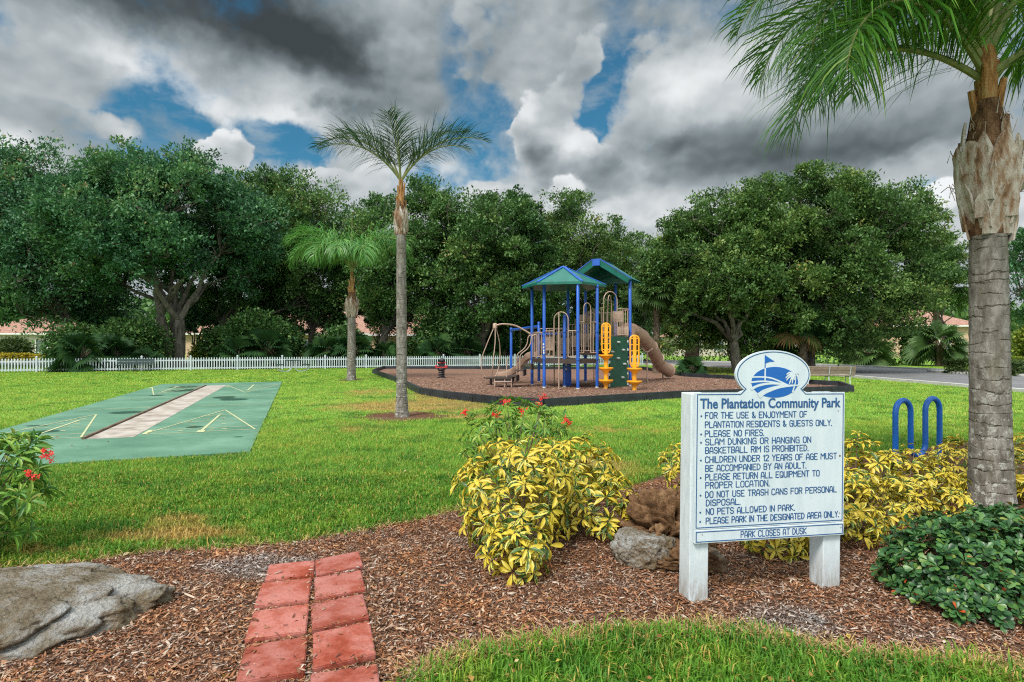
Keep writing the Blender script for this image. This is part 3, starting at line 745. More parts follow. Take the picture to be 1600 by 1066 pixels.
def oak(label, px_t, d, px_c, hw, top, bot, mat='oak_leaf', nl=70, leaves=30000, ls=.34, tr=.5, seed=1, dy=0.0, deep=.75, trunks=1, group='oaks along the fence', fork=.16, name='oak_tree', skirt=-.55, low=0, lobe=1.0):
    g = np.random.default_rng(seed)
    bx = (px_t - 800) / F_PX * d; C = P(px_c, (top + bot) / 2, d + dy); rx = hw / F_PX * d; rz = (bot - top) / 2 / F_PX * d; ry = rx * deep
    t = thing(name, label, 'tree', (bx, d, 0), group)
    # lobes through the crown
    dirs = []
    while len(dirs) < nl:
        v = g.normal(0, 1, 3); v /= np.linalg.norm(v)
        if v[2] > skirt: dirs.append(v)
    dirs = np.array(dirs); rad = np.where(g.random(nl) < .24, g.uniform(.15, .55, nl), g.uniform(.66, .93, nl))
    cen = np.array(C) + dirs * rad[:, None] * np.array([rx, ry, rz])
    rl = np.clip(g.normal(.225, .05, nl), .13, .34) * (rx + rz) * .5 * lobe
    tint_l = g.random(nl)
    # wood
    b = MB(); r0 = tr
    zf = max(1.2, (C.z - rz * .72) * .75) if fork is None else fork * (C.z + rz)
    base = Vector((bx, d, -.05)); fk = []
    for q in range(trunks):
        an = 2 * math.pi * q / max(1, trunks) + seed; sp = .55 * tr if trunks > 1 else 0
        o = base + Vector((math.cos(an) * sp, math.sin(an) * sp * .6, 0)); top_ = Vector((bx + (C.x - bx) * .18 + math.cos(an) * sp * 2.4, d + math.sin(an) * sp * 2.0, zf * g.uniform(.85, 1.25)))
        r_ = tr * (.72 if trunks > 1 else 1)
        pts = [o, o.lerp(top_, .12), o.lerp(top_, .5) + Vector(g.normal(0, .06, 3)), top_]
        b.tube(pts, [r_ * 1.45, r_ * 1.05, r_ * .92, r_ * .8], 10, cap=False); fk.append((top_, r_ * .8))
    order = np.argsort(-rad); majors = []
    nm = 7 + trunks * 2
    for q in range(nm):
        c = cen[g.integers(nl)]; f0, fr = fk[q % len(fk)]
        m1 = Vector(f0).lerp(Vector(c), .62) + Vector((0, 0, rz * .04)); limb(b, f0, m1, fr * g.uniform(.5, .72), fr * .28, g, .10, 5); majors.append((m1, fr * .28))
    for c in cen:
        cv = Vector(c); k = min(range(len(majors)), key=lambda q: (majors[q][0] - cv).length); limb(b, majors[k][0], cv, majors[k][1] * .7, .025, g, .08, 4)
    # leaves: lobes > tufts > leaves
    nt = 26; tufts, tt, out = [], [], []
    for k in range(nl):
        dv = unit(g.normal(0, 1, (nt, 3)) + [0, 0, .25]); tc_ = cen[k] + dv * rl[k] * g.uniform(.35, 1.08, (nt, 1)) * [1, 1, .85]
        tufts.append(tc_); out.append(dv); tt.append(np.clip(tint_l[k] * .7 + g.uniform(-.1, .5, nt), 0, 1))
        for e in range(4): b.tube([cen[k], (cen[k] + tc_[e]) / 2 + g.normal(0, .08, 3), tc_[e]], [.03, .02, .008], 4, cap=False)
    b.build('trunk', 'oak_bark', t, smooth=True)
    tufts = np.concatenate(tufts); out = np.concatenate(out); tt = np.concatenate(tt)
    sz = np.repeat(rl, nt) * .27
    per = max(4, int(leaves * 2.0) // len(tufts)); idx = np.repeat(np.arange(len(tufts)), per)
    pos = tufts[idx] + unit(g.normal(0, 1, (len(idx), 3))) * (g.random((len(idx), 1)) ** .5) * np.where(g.random((len(idx), 1)) < .12, 1.7, 1.0) * sz[idx][:, None] * [1.25, 1.25, .85]
    keep = pos[:, 2] > .35; pos, idx = pos[keep], idx[keep]; n = len(pos)
    dd = unit(out[idx] * .7 + g.normal(0, .6, (n, 3)) + [0, 0, .35]); nn = unit(g.normal(0, .55, (n, 3)) + [0, 0, .9])
    L = ls * .76 * g.uniform(.6, 1.3, n)
    V, F = scatter(LEAF_T, [np.array([(0, 1, 2, 3)])], pos, dd, nn, L * g.uniform(.42, .62, n), L, L)
    bulk('crown', V, F, mat, t, attrs={'tint': np.repeat(tt[idx], 4)})
    return t
oak('huge dark oak filling the far end of the fence, limbs low over a fan palm', 128, 48, 30, 205, 236, 545, 'oak_leaf_blue', 120, 56000, .36, .34, 3, skirt=-.95)
oak('spreading oak with thick forked pale trunk behind the dark green bench', 272, 45, 255, 180, 240, 496, 'oak_leaf_blue', 105, 58000, .34, .62, 8, trunks=3, skirt=-.7, fork=.22)
oak('tall dark oak rising behind the forked oak, trunk thin and straight', 334, 54, 415, 138, 268, 530, 'oak_leaf', 90, 40000, .36, .35, 14, skirt=-.9)
oak('thin crowned oak with sky showing through behind the short lawn palm', 480, 57, 525, 105, 290, 520, 'oak_leaf', 50, 18000, .34, .3, 21, skirt=-.8)
oak('leaning oak behind the tall lawn palm, crown rounded', 592, 52, 640, 120, 286, 535, 'oak_leaf', 80, 36000, .35, .42, 25, skirt=-.9)
oak('dark oak with pale upright trunk behind the spring rider', 752, 50, 765, 130, 284, 535, 'oak_leaf', 86, 40000, .35, .36, 33, skirt=-.9)
oak('airy topped oak behind the twin roofs of the play tower', 835, 55, 880, 125, 292, 548, 'oak_leaf_olive', 76, 32000, .35, .36, 37, skirt=-.9)
oak('smaller oak filling the dip between play tower roofs and broad oak', 965, 60, 965, 95, 345, 556, 'oak_leaf', 54, 22000, .36, .34, 41, skirt=-.95)
oak('broad olive oak low beside the tube slide, its skirt near the ground', 1155, 36, 1105, 105, 330, 566, 'oak_leaf_olive', 80, 44000, .27, .34, 52, group='oaks by the road', skirt=-.95)
oak('huge domed olive oak beside the road, tallest crown by the near palm', 1262, 38.5, 1250, 222, 262, 566, 'oak_leaf_olive', 200, 120000, .27, .42, 57, group='oaks by the road', skirt=-.95, trunks=2, deep=.62, lobe=.72)
oak('far oak beyond the road behind the near palm trunk', 1640, 62, 1640, 95, 335, 540, 'oak_leaf_blue', 54, 20000, .38, .4, 63, group='oaks by the road', skirt=-.9)
oak('young rounded tree beyond the road with pale yellow green top', 1475, 64, 1468, 52, 366, 505, 'oak_leaf_olive', 34, 11000, .34, .2, 66, group='oaks by the road', skirt=-.9)
oak('oak closing the far left of the fence, mostly hidden', -150, 44, -120, 170, 235, 520, 'oak_leaf_blue', 60, 22000, .38, .5, 71, skirt=-.8)

oak('small shady tree between the thin oak trunk and the window', 405, 58, 400, 62, 425, 556, 'oak_leaf', 36, 12000, .32, .16, 81, group='understorey trees', skirt=-.95)
oak('small shady tree filling the gap past the house window', 520, 60, 530, 50, 455, 556, 'oak_leaf', 30, 9000, .32, .16, 82, group='understorey trees', skirt=-.95)
oak('small shady tree between the two big left oaks', 150, 55, 150, 70, 430, 556, 'oak_leaf_blue', 36, 13000, .32, .18, 83, group='understorey trees', skirt=-.95)
oak('small shady tree at the back of the tall lawn palm', 665, 60, 672, 55, 440, 556, 'oak_leaf', 34, 10000, .32, .16, 84, group='understorey trees', skirt=-.95)

oak('small shady tree glimpsed through the fork of the big left oak', 305, 56, 312, 48, 446, 530, 'oak_leaf_blue', 30, 9000, .32, .15, 85, group='understorey trees', skirt=-.95)
oak('small shady tree ahead of the terracotta roof by the short lawn palm', 455, 62, 462, 50, 420, 535, 'oak_leaf', 32, 10000, .32, .15, 86, group='understorey trees', skirt=-.95)
oak('small shady tree hiding the roof end beside the tall lawn palm', 590, 60, 598, 42, 430, 520, 'oak_leaf', 28, 9000, .32, .15, 87, group='understorey trees', skirt=-.95)

# a far wood that closes the view behind the houses
g = np.random.default_rng(5)
N = 46000; x = g.uniform(-150, 150, N); y = 104 + g.uniform(0, 16, N) + 6 * np.sin(x * .07); hh = 7.5 + 3.0 * vnoise(x * .09, x * 0 + 1, 2) + 1.5 * vnoise(x * .35, x * 0 + 5, 3)
z = hh * g.random(N) ** .75
dd = unit(g.normal(0, 1, (N, 3))); nn = unit(g.normal(0, .8, (N, 3)) + [0, -.6, .7]); L = g.uniform(.7, 1.5, N)
V, F = scatter(LEAF_T, [np.array([(0, 1, 2, 3)])], np.stack([x, y, z], -1), dd, nn, L * .6, L, L)
tag(bulk('distant_trees', V, F, 'oak_leaf', attrs={'tint': np.repeat(vnoise(x * .3, z * .5, 7), 4)}), 'far line of trees behind the houses', 'trees', kind='stuff')

# ------------------------------------------------------------------ fan palms, hedges, low planting under the oaks
leafmat('fan_leaf', [(0, (.010, .034, .012)), (.5, (.022, .066, .018)), (.9, (.058, .115, .026)), (1, (.24, .15, .06))], .65, .15, .2, .6)
leafmat('fan_leaf_light', [(0, (.035, .075, .020)), (.5, (.070, .140, .032)), (1, (.13, .20, .05))], .45, .4, .25, .6)
def fan_leaf(o, d, n, R_, g, tint, acc, span=4.3, segs=26, droop=.35):
    d = np.array(d); x = np.cross(d, n); x /= np.linalg.norm(x) + 1e-9; nz_ = np.cross(x, d)
    for k in range(segs):
        a = (k / (segs - 1) - .5) * span; L = R_ * (1 - .22 * abs(a) / (span / 2)) * g.uniform(.85, 1.08)
        u = d * math.cos(a) + x * math.sin(a); s = np.cross(u, nz_); wd = R_ * .055
        p1 = o + u * L * .5 - nz_ * .03 * R_; p2 = o + u * L * .82 + np.array([0, 0, -droop * .22 * L]); p3 = o + u * L + np.array([0, 0, -droop * .55 * L])
        q = len(acc['v']); acc['v'] += [o + s * .1 * wd, o - s * .1 * wd, p1 + s * wd, p1 - s * wd, p2 + s * wd * .7, p2 - s * wd * .7, p3]
        acc['f4'] += [(q, q + 1, q + 3, q + 2), (q + 2, q + 3, q + 5, q + 4)]; acc['f3'] += [(q + 4, q + 5, q + 6)]; acc['t'] += [tint] * 7
bark('palm_boots', [(.3, (.06, .045, .032)), (.5, (.15, .115, .08)), (.7, (.25, .20, .15))], 7, 1.0, (1, 1, .6))
def fan_palm(label, loc, trunk_h, R_, n=22, mat='fan_leaf', seed=1, group='fan palms under the oaks', tr=.17, name='fan_palm', stalk=1.0, lowest=-.5, dead=2):
    g = np.random.default_rng(seed); t = thing(name, label, 'palm', tuple(loc), group)
    b = MB(); x, y = loc[0], loc[1]
    b.tube([(x, y, -.05), (x + .05, y, trunk_h * .5), (x, y, trunk_h)], [tr * 1.15, tr, tr * .95], 10)
    for k in range(int(trunk_h * 14)):
        a = k * 2.4; z = .1 + k / 14.0
        if z < trunk_h: b.bar((x + math.cos(a) * tr * .8, y + math.sin(a) * tr * .8, z - .1), (x + math.cos(a) * tr * 1.55, y + math.sin(a) * tr * 1.55, z + .13), .09, .03)
    acc = {'v': [], 'f4': [], 'f3': [], 't': []}; R_ *= .84; n = int(n * 1.35)
    for k in range(n):
        a = k * 2.399 + g.uniform(-.3, .3); el = lowest + (1.35 - lowest) * (k + .5) / n + g.uniform(-.1, .1)
        d = np.array([math.cos(a) * math.cos(el), math.sin(a) * math.cos(el), math.sin(el)]); L = R_ * stalk * g.uniform(.75, 1.1)
        o = np.array([x, y, trunk_h]) + d * L + np.array([0, 0, -.12 * L])
        b.tube([(x, y, trunk_h - .08), tuple((np.array([x, y, trunk_h]) + o) / 2 + np.array([0, 0, .05 * L])), tuple(o)], [.03, .018, .012], 5)
        dn = d + np.array([0, 0, -.45]); dn /= np.linalg.norm(dn)
        fan_leaf(o, dn, np.array([0, 0, .75]) + d * .2 + g.normal(0, .55, 3), R_ * g.uniform(.8, 1.1), g, 1.4 if k < dead else g.random() * .8, acc, droop=.5)
    b.build('trunk', 'palm_boots', t)
    bulk('crown', acc['v'], [np.array(acc['f4']), np.array(acc['f3'])], mat, t, attrs={'tint': acc['t']})
    return t
def onback(px, back):                      # a spot behind the fence on the sight line of px
    k = (px - 800) / F_PX; s = (k * FA.y - FA.x) / (FD.x - k * FD.y); q = FA + FD * s
    return Vector((k * (q.y + back), q.y + back, 0))
fan_palm('big fan palm spilling dark leaves over the picket fence', onback(132, .95), .9, 1.55, 34, 'fan_leaf', 3, lowest=-.75, dead=3)
fan_palm('fan palm half hidden behind the big one at the fence', onback(178, 1.9), .8, 1.35, 24, 'fan_leaf', 4)
fan_palm('dense fan palm just before the forked oak trunk', onback(228, 1.6), .5, .95, 20, 'fan_leaf', 5)
fan_palm('dark fan palm behind the fence right after the thin oak trunk', onback(372, 2.2), .8, 1.45, 26, 'fan_leaf', 6)
fan_palm('tall fan palm in deep shade ahead of the peach house', onback(418, 2.4), 1.2, 1.45, 26, 'fan_leaf', 7)
fan_palm('fan palm with drooping straps beside the house window', onback(512, 2.2), 1.0, 1.35, 26, 'fan_leaf', 8)
fan_palm('fan palm behind the trunk of the short lawn palm', onback(553, 2.1), 1.1, 1.4, 26, 'fan_leaf', 9)
fan_palm('bushy fan palm by the wall left of the tall lawn palm', onback(600, 2.2), .7, 1.2, 22, 'fan_leaf', 10)
fan_palm('low fan palm between house wall and pale oak trunk', onback(685, 2.3), .8, 1.5, 26, 'fan_leaf', 11)
fan_palm('fan palm at the foot of the oak behind the spring rider', onback(728, 2.5), .9, 1.5, 26, 'fan_leaf', 12)
fan_palm('fan palm seen through the arch of the spinner', onback(788, 2.2), .8, 1.4, 24, 'fan_leaf', 13)
fan_palm('fan palm behind the play tower posts', onback(872, 2.2), .9, 1.5, 24, 'fan_leaf', 14)
fan_palm('light grey green cabbage palm above the tube slide', (9.0, 36.0, 0), 5.2, 1.25, 34, 'fan_leaf_light', 15, 'palms by the road', .18, 'cabbage_palm', .8, dead=0)
fan_palm('stout palm trunk in old leaf boots under the broad oak', tuple(G(1081, 581.5)), 4.2, 1.3, 20, 'fan_leaf', 16, 'palms by the road', .42, 'cabbage_palm', 1.0)
fan_palm('slim booted palm in front of the drooping oak skirt', tuple(G(1253, 583)), 2.9, 1.3, 22, 'fan_leaf', 17, 'palms by the road', .22, 'cabbage_palm', 1.0, dead=5)
fan_palm('bright fan palm beyond the road beside the clipped hedge', (36.0, 48.5, 0), 1.7, 1.7, 26, 'fan_leaf_light', 18, 'palms by the road', .3)
fan_palm('small fan palm beyond the road under the oak edge', (31.5, 51.0, 0), 1.0, 1.6, 22, 'fan_leaf_light', 19, 'palms by the road', .2)
fan_palm('fan palm beside the end of the tube slide', (10.3, 33.0, 0), .3, .75, 18, 'fan_leaf', 20, 'palms by the road', .12)
fan_palm('fan palm standing behind the seat of the wooden bench', (17.6, 38.5, 0), .8, 1.3, 22, 'fan_leaf', 21, 'palms by the road', .16)
fan_palm('slender cabbage palm far behind the oak with pale crown', (47.0, 64.0, 0), 12.2, 1.9, 34, 'fan_leaf_light', 22, 'palms by the road', .22, 'cabbage_palm', .8, dead=0)
leafmat('hedge_leaf', [(0, (.025, .055, .015)), (.5, (.06, .105, .025)), (1, (.13, .17, .05))], .5, .3, .2, .4)
leafmat('lime_leaf', [(0, (.07, .12, .015)), (.5, (.17, .23, .025)), (1, (.33, .34, .05))], .5, .3, .25, .4)
leafmat('yellow_flower', [(0, (.10, .15, .02)), (.4, (.42, .34, .03)), (1, (.62, .48, .05))], .6, .2, .2, .4)
def hedge(label, c, size, rz, mat, n, ls, seed, name='hedge', cat='hedge', group=None, round_=False):
    g = np.random.default_rng(seed); p = g.uniform(-1, 1, (n, 3)); 
    if round_:
        p = unit(g.normal(0, 1, (n, 3))) * (g.uniform(.55, 1, (n, 1))) * (1 + .15 * np.sin(5 * p[:, :1]) )
    else:
        k = g.integers(0, 4, n); p[k == 0, 0] = np.sign(p[k == 0, 0]) * g.uniform(.8, 1, (k == 0).sum()); p[k == 1, 1] = np.sign(p[k == 1, 1]) * g.uniform(.75, 1, (k == 1).sum()); p[k >= 2, 2] = g.uniform(.75, 1.02, (k >= 2).sum())
    q = p * np.array(size) / 2; q[:, 2] += size[2] / 2
    q += g.normal(0, ls * .25, q.shape)
    cs, sn = math.cos(rz), math.sin(rz); q = np.stack([q[:, 0] * cs - q[:, 1] * sn + c[0], q[:, 0] * sn + q[:, 1] * cs + c[1], np.maximum(q[:, 2], .02)], -1)
    L = ls * g.uniform(.6, 1.3, n)
    V, F = scatter(LEAF_T, [np.array([(0, 1, 2, 3)])], q, unit(p + g.normal(0, .7, p.shape)), unit(g.normal(0, .6, p.shape) + [0, 0, 1]), L * .6, L, L)
    t = thing(name, label, cat, (c[0], c[1], 0), group)
    bulk('foliage', V, F, mat, t, attrs={'tint': np.repeat(g.random(n), 4)})
    b = MB()
    for k in range(6):
        a = g.uniform(-.7, .7, 2) * np.array(size[:2]) / 2; x, y = c[0] + a[0] * cs - a[1] * sn, c[1] + a[0] * sn + a[1] * cs
        b.tube([(x, y, -.02), (x + g.normal(0, .05), y + g.normal(0, .05), size[2] * .6)], [.03, .012], 5)
    b.build('stem', 'oak_bark', t); return t
hedge('clipped hedge on the kerbed island in the road', (28.9, 35.0), (3.9, 2.0, .82), R(-68), 'hedge_leaf', 9000, .13, 1)
hedge('hedge by the road partly covered by the near palm trunk', (31.8, 36.5), (2.6, 1.6, .95), R(-60), 'lime_leaf', 4000, .14, 2)
hedge('rounded green shrub beyond the end of the fence', onback(20, 30), (4.4, 3, 2.6), 0, 'hedge_leaf', 3600, .3, 3, 'shrub', 'shrub', None, True)
hedge('yellow flowering bed edge across the street, nearest the frame of oak leaves', onback(15, 26.5), (4.0, 1.3, .75), 0, 'yellow_flower', 1800, .2, 4, 'flower_bed', 'flowers')
hedge('yellow flowering clump across the street beside the fan palm', onback(62, 26.5), (2.2, 1.2, .6), 0, 'yellow_flower', 1100, .2, 5, 'flower_bed', 'flowers')
hedge('bright lime green shrub behind the fence by the forked oak', onback(318, 6), (2.2, 1.8, 1.9), 0, 'lime_leaf', 2600, .2, 6, 'shrub', 'shrub', None, True)
hedge('yellow green shrub below the house window', onback(478, 9), (2.8, 1.8, 1.5), 0, 'yellow_flower', 1600, .2, 7, 'shrub', 'shrub', None, True)
hedge('dark shrub thicket behind the fence next to the pale oak trunk', onback(708, 4.5), (7.0, 3, 4.6), R(15), 'oak_leaf', 7000, .3, 8, 'shrub', 'shrub', None, True)
hedge('dark thicket behind the fence at the back of the arch climber', onback(805, 5.5), (7.5, 3, 4.4), R(15), 'oak_leaf', 7000, .3, 9, 'shrub', 'shrub', None, True)
hedge('dark thicket behind the play tower decks', onback(905, 5), (8, 3, 4.6), R(15), 'oak_leaf', 7000, .3, 10, 'shrub', 'shrub', None, True)
hedge('dark shrub mass under the oaks by the forked trunk', onback(205, 3.4), (5.2, 2.5, 3.6), R(15), 'oak_leaf', 6500, .28, 11, 'shrub', 'shrub', None, True)
hedge('dark shrub mass in shade ahead of the peach house', onback(402, 3.8), (5.4, 2.5, 4.4), R(15), 'oak_leaf', 7500, .28, 12, 'shrub', 'shrub', None, True)
hedge('dark shrub mass beside the leaning oak trunk', onback(535, 4.5), (3.8, 2.5, 3.4), R(15), 'oak_leaf', 5000, .28, 13, 'shrub', 'shrub', None, True)
hedge('dark shrub clump in shade just past the bright lime shrub', onback(352, 6), (4.2, 2.5, 3.2), R(15), 'oak_leaf', 5000, .28, 18, 'shrub', 'shrub', None, True)
hedge('dark shrub clump below the leaning oak beside the peach wall', onback(620, 6), (4.0, 2.5, 1.9), R(15), 'oak_leaf', 3600, .28, 19, 'shrub', 'shrub', None, True)
hedge('dark shrub clump in the shade beside the house window', onback(445, 6.5), (3.2, 2.5, 3.6), R(15), 'oak_leaf', 4500, .28, 20, 'shrub', 'shrub', None, True)
hedge('dark shrub clump behind the big fan palm at the fence', onback(120, 5), (4.5, 2.5, 3.4), R(15), 'oak_leaf', 5000, .28, 21, 'shrub', 'shrub', None, True)
hedge('long dark hedge along the far side of the road under the domed oak', (31.5, 56), (13, 3, 3.0), R(-35), 'oak_leaf', 9000, .34, 14)
hedge('low green hedge beyond the road behind the stout palm', (19.0, 64), (12, 2, 1.6), R(-15), 'hedge_leaf', 5000, .28, 15)
hedge('bright yellow green shrub beyond the road at the near palm', (45.5, 50), (3.4, 3, 3.6), 0, 'lime_leaf', 3600, .3, 16, 'shrub', 'shrub', None, True)
hedge('dark green shrub beyond the road past the near palm', (42.0, 44), (4, 3, 2.4), 0, 'oak_leaf', 3600, .28, 17, 'shrub', 'shrub', None, True)
# kerbed island carrying the clipped hedge
b = MB(); c0 = Vector((29.3, 35.3, 0)); q = R(-68)
b.prism([(c0.x + 3.6 * math.cos(a * math.pi / 12) * math.cos(q) - 1.5 * math.sin(a * math.pi / 12) * math.sin(q), c0.y + 3.6 * math.cos(a * math.pi / 12) * math.sin(q) + 1.5 * math.sin(a * math.pi / 12) * math.cos(q)) for a in range(24)], -.02, .14)
tag(b.build('road_island', 'kerb_concrete'), kind='structure')
b = MB(); b.add([(x, y, .012) for x, y in [tuple(G(*p)[:2]) for p in ((1040, 581), (1120, 571.5), (1300, 573), (1290, 579), (1180, 585), (1080, 588))]], [(0, 1, 2, 3, 4, 5)]); tag(b.build('bare_soil', 'mulch_soil'), kind='structure')

# ------------------------------------------------------------------ play structure
def paint(name, c, rough=.35, var=.22):
    return plain(name, [(.3, tuple(x * (1 - var) for x in c)), (.7, tuple(min(1, x * (1 + var)) for x in c))], 2.2, rough, .5)
paint('play_blue', (.012, .085, .40)); paint('play_tan', (.36, .25, .185), .45); paint('play_brown', (.050, .033, .026), .6)
paint('play_yellow', (.80, .34, .012), .4); paint('play_green', (.008, .070, .038), .5); paint('roof_green', (.008, .125, .092), .38); paint('roof_dark', (.012, .075, .055), .5)
paint('slide_tan', (.33, .215, .155), .4); paint('hold_grey', (.30, .33, .30), .6); paint('play_cream', (.62, .60, .54), .5)
PS = thing('play_structure', 'blue posted play structure with two green roofs, tan rails, climbing wall and tube slide', 'playground', (3.0, 24.8, 0))
POSTS = {'p1': (.87, 25.0, 4.25), 'p2': (1.31, 23.45, 4.28), 'p4': (2.60, 22.75, 4.28), 'p6': (3.47, 23.5, 4.26), 'p3': (2.52, 25.9, 4.60),
         'p5': (3.43, 26.9, 4.60), 'p7': (4.76, 26.5, 4.62), 'p8': (5.05, 24.65, 4.70), 'p9': (1.26, 27.0, 2.88), 'p10': (2.18, 23.95, 3.05)}
PXY = {k: Vector((v[0], v[1], 0)) for k, v in POSTS.items()}
for k, (x, y, h) in POSTS.items():
    b = MB(); b.lathe((x, y, 0), [(.066, -.1), (.066, h - .01), (.058, h)], 14)
    o = b.build('post', 'play_blue', PS, smooth=True)
    b = MB(); b.lathe((x, y, .05), [(.071, 0), (.071, .05)], 14); b.build('collar', 'play_cream', o)
    b = MB()
    for zc in (1.18, 2.3, h - .12):
        if zc < h - .05: b.lathe((x, y, zc), [(.070, 0), (.074, .012), (.074, .05), (.070, .062)], 14); b.box((x, y - .08, zc + .03), (.03, .03, .03))
    b.build('clamp', 'play_blue', o)
# roof of the six-sided tower
def roof(cx, cy, rot, rad, ez, az, ridge=0.0, n=6, drop=.10):
    ev = [(cx + rad * math.cos(rot + k * 2 * math.pi / n), cy + rad * math.sin(rot + k * 2 * math.pi / n), ez) for k in range(n)]
    top = [(cx + .10 * math.cos(rot + k * 2 * math.pi / n), cy + .10 * math.sin(rot + k * 2 * math.pi / n), az) for k in range(n)]
    b = MB()
    for k in range(n):
        k2 = (k + 1) % n; e0, e1 = ev[k], ev[k2]; a0, a1 = top[k], top[k2]
        b.add([e0, e1, a1, a0], [(0, 1, 2, 3)])
        b.add([(e0[0], e0[1], ez - drop), (e1[0], e1[1], ez - drop), e1, e0], [(0, 1, 2, 3)])
        b.add([(e0[0], e0[1], ez - drop), (e1[0], e1[1], ez - drop), (a1[0], a1[1], az - .1), (a0[0], a0[1], az - .1)], [(3, 2, 1, 0)])
    b.add(top, [tuple(range(n))])
    r_ = b.build('roof', 'roof_green', PS)
    b = MB()
    for k in range(n): b.bar((top[k][0], top[k][1], az + .012), (ev[k][0], ev[k][1], ez + .012), .13, .03)
    b.lathe((cx, cy, az - .02), [(.17, 0), (.16, .05), (.04, .09)], 12)
    b.build('roof_rib', 'play_blue', r_)
roof(2.17, 24.3, R(-131), 1.78, 4.30, 5.06)
# open gabled roof of the tall tower
ga, gb = PXY['p3'], PXY['p8']; gx_ = (gb - ga).normalized(); gn = Vector((-gx_.y, gx_.x, 0)); gm = (ga + gb) / 2; W2 = (gb - ga).length / 2 + .09
def gp(s, dpt, z): q = gm + gx_ * s + gn * dpt; return (q.x, q.y, z)
b = MB(); EZ, AZ = 4.62, 5.50; d0, d1 = -.30, 1.75
for (s0, z0, s1, z1) in ((-W2, EZ, -.17, AZ), (-.17, AZ, .17, AZ), (.17, AZ, W2, EZ)):
    b.add([gp(s0, d0, z0), gp(s1, d0, z1), gp(s1, d1, z1), gp(s0, d1, z0), gp(s0, d0, z0 - .06), gp(s1, d0, z1 - .06), gp(s1, d1, z1 - .06), gp(s0, d1, z0 - .06)], [(0, 1, 2, 3), (7, 6, 5, 4), (0, 4, 5, 1), (3, 2, 6, 7)])
b.add([gp(-W2, d1 - .01, EZ), gp(W2, d1 - .01, EZ), gp(.17, d1 - .01, AZ - .06), gp(-.17, d1 - .01, AZ - .06)], [(0, 1, 2, 3)])
# hipped fascia leaning in round the open end
for s in (-1, 1):
    b.add([gp(s * W2, d0, EZ), gp(s * .17, d0, AZ), gp(s * .17, d0 + .05, AZ - .30), gp(s * (W2 - .12), d0 + .05, EZ - .20)], [(0, 1, 2, 3)])
r2 = b.build('roof', 'roof_green', PS)
b = MB()
for (s0, z0, s1, z1) in ((-W2, EZ, -.17, AZ), (.17, AZ, W2, EZ)): b.bar(gp(s0, d0 - .01, z0 + .02), gp(s1, d0 - .01, z1 + .02), .04, .03)
b.add([gp(-.17, d0 - .02, AZ + .01), gp(.17, d0 - .02, AZ + .01), gp(.17, d0 - .02, AZ - .26), gp(-.17, d0 - .02, AZ - .26)], [(3, 2, 1, 0)])
b.bar(gp(0, d0, AZ + .02), gp(0, d1, AZ + .02), .34, .03)
b.build('roof_rib', 'play_blue', r2)
b = MB()
for q in range(5):
    a = math.pi * q / 4; b.bar(gp(0, 1.2, 5.0), gp(math.cos(a) * W2 * .75, 1.3, 4.66 + math.sin(a) * .35), .05, .03)
b.build('roof_truss', 'roof_dark', r2)
# decks
def deck(keys, z, th=.17):
    pts = [PXY[k] for k in keys]; c = sum(pts, Vector((0, 0, 0))) / len(pts)
    b = MB(); b.prism([tuple(c + (p - c) * 1.02)[:2] for p in pts], z - th, z); b.build('deck', 'play_brown', PS)
deck(('p2', 'p4', 'p6', 'p3', 'p1'), 1.22); 
q = PXY['p5'] * .5 + PXY['p6'] * .5
b = MB(); b.prism([tuple(PXY['p6'])[:2], (3.9, 24.6), tuple(PXY['p5'])[:2], tuple(PXY['p3'])[:2]], 1.37, 1.53); b.build('deck', 'play_brown', PS)
b = MB(); b.prism([tuple(PXY[k])[:2] for k in ('p6', 'p8', 'p7', 'p5')], 2.0, 2.14); b.build('deck', 'play_brown', PS)
b = MB(); b.bar((2.55, 25.6, 1.66), (3.4, 26.3, 1.66), .8, .16); b.bar((2.75, 25.9, 1.86), (3.5, 26.5, 1.86), .5, .14); b.build('step', 'play_brown', PS)
def rail(a, c, z0, z1, n=5, arch=None, at=.02, name='guard_rail', mid=False):
    a, c = Vector((a[0], a[1], 0)), Vector((c[0], c[1], 0)); Z = Vector((0, 0, 1)); b = MB(); rr = .021
    p = lambda f, z: a.lerp(c, f) + Z * z
    if arch:
        f0, f1, zt = arch; fm = (f0 + f1) / 2; hw = (f1 - f0) / 2
        ap = [p(f0, z0)] + [p(f0, zt - hw * (c - a).length)] + [p(fm - hw * math.cos(q), zt - hw * (c - a).length + math.sin(q) * hw * (c - a).length) for q in np.linspace(.2, math.pi - .2, 9)] + [p(f1, zt - hw * (c - a).length), p(f1, z0)]
        b.tube(ap, rr, 8)
        b.tube([p(.02, z1), p(f0, z1)], rr, 8); b.tube([p(f1, z1), p(.98, z1)], rr, 8)
        fs = [f for f in np.linspace(.04, .96, n) if f < f0 - .03 or f > f1 + .03]
        b.tube([p(.02, z0), p(f0, z0)], rr, 8); b.tube([p(f1, z0), p(.98, z0)], rr, 8)
    else:
        b.tube([p(.02, z1), p(.98, z1)], rr, 8); b.tube([p(.02, z0), p(.98, z0)], rr, 8); fs = np.linspace(.04, .96, n)
        if mid: b.tube([p(.02, (z0 + z1) / 2), p(.98, (z0 + z1) / 2)], rr, 8)
    for f in fs: b.tube([p(f, z0), p(f, z1)], .014, 6)
    return b.build(name, 'play_tan', PS, smooth=True)
rail(PXY['p2'], PXY['p4'], 1.32, 2.36, 9, (.30, .72, 3.12))
rail(PXY['p4'], PXY['p6'], 1.48, 2.72, 7, (.30, .66, 3.48))
rail(PXY['p1'], PXY['p2'], 1.3, 2.3, 6)
rail(PXY['p1'], PXY['p9'], 1.3, 2.34, 6); rail(PXY['p9'], PXY['p3'], 1.3, 2.55, 9, mid=True)
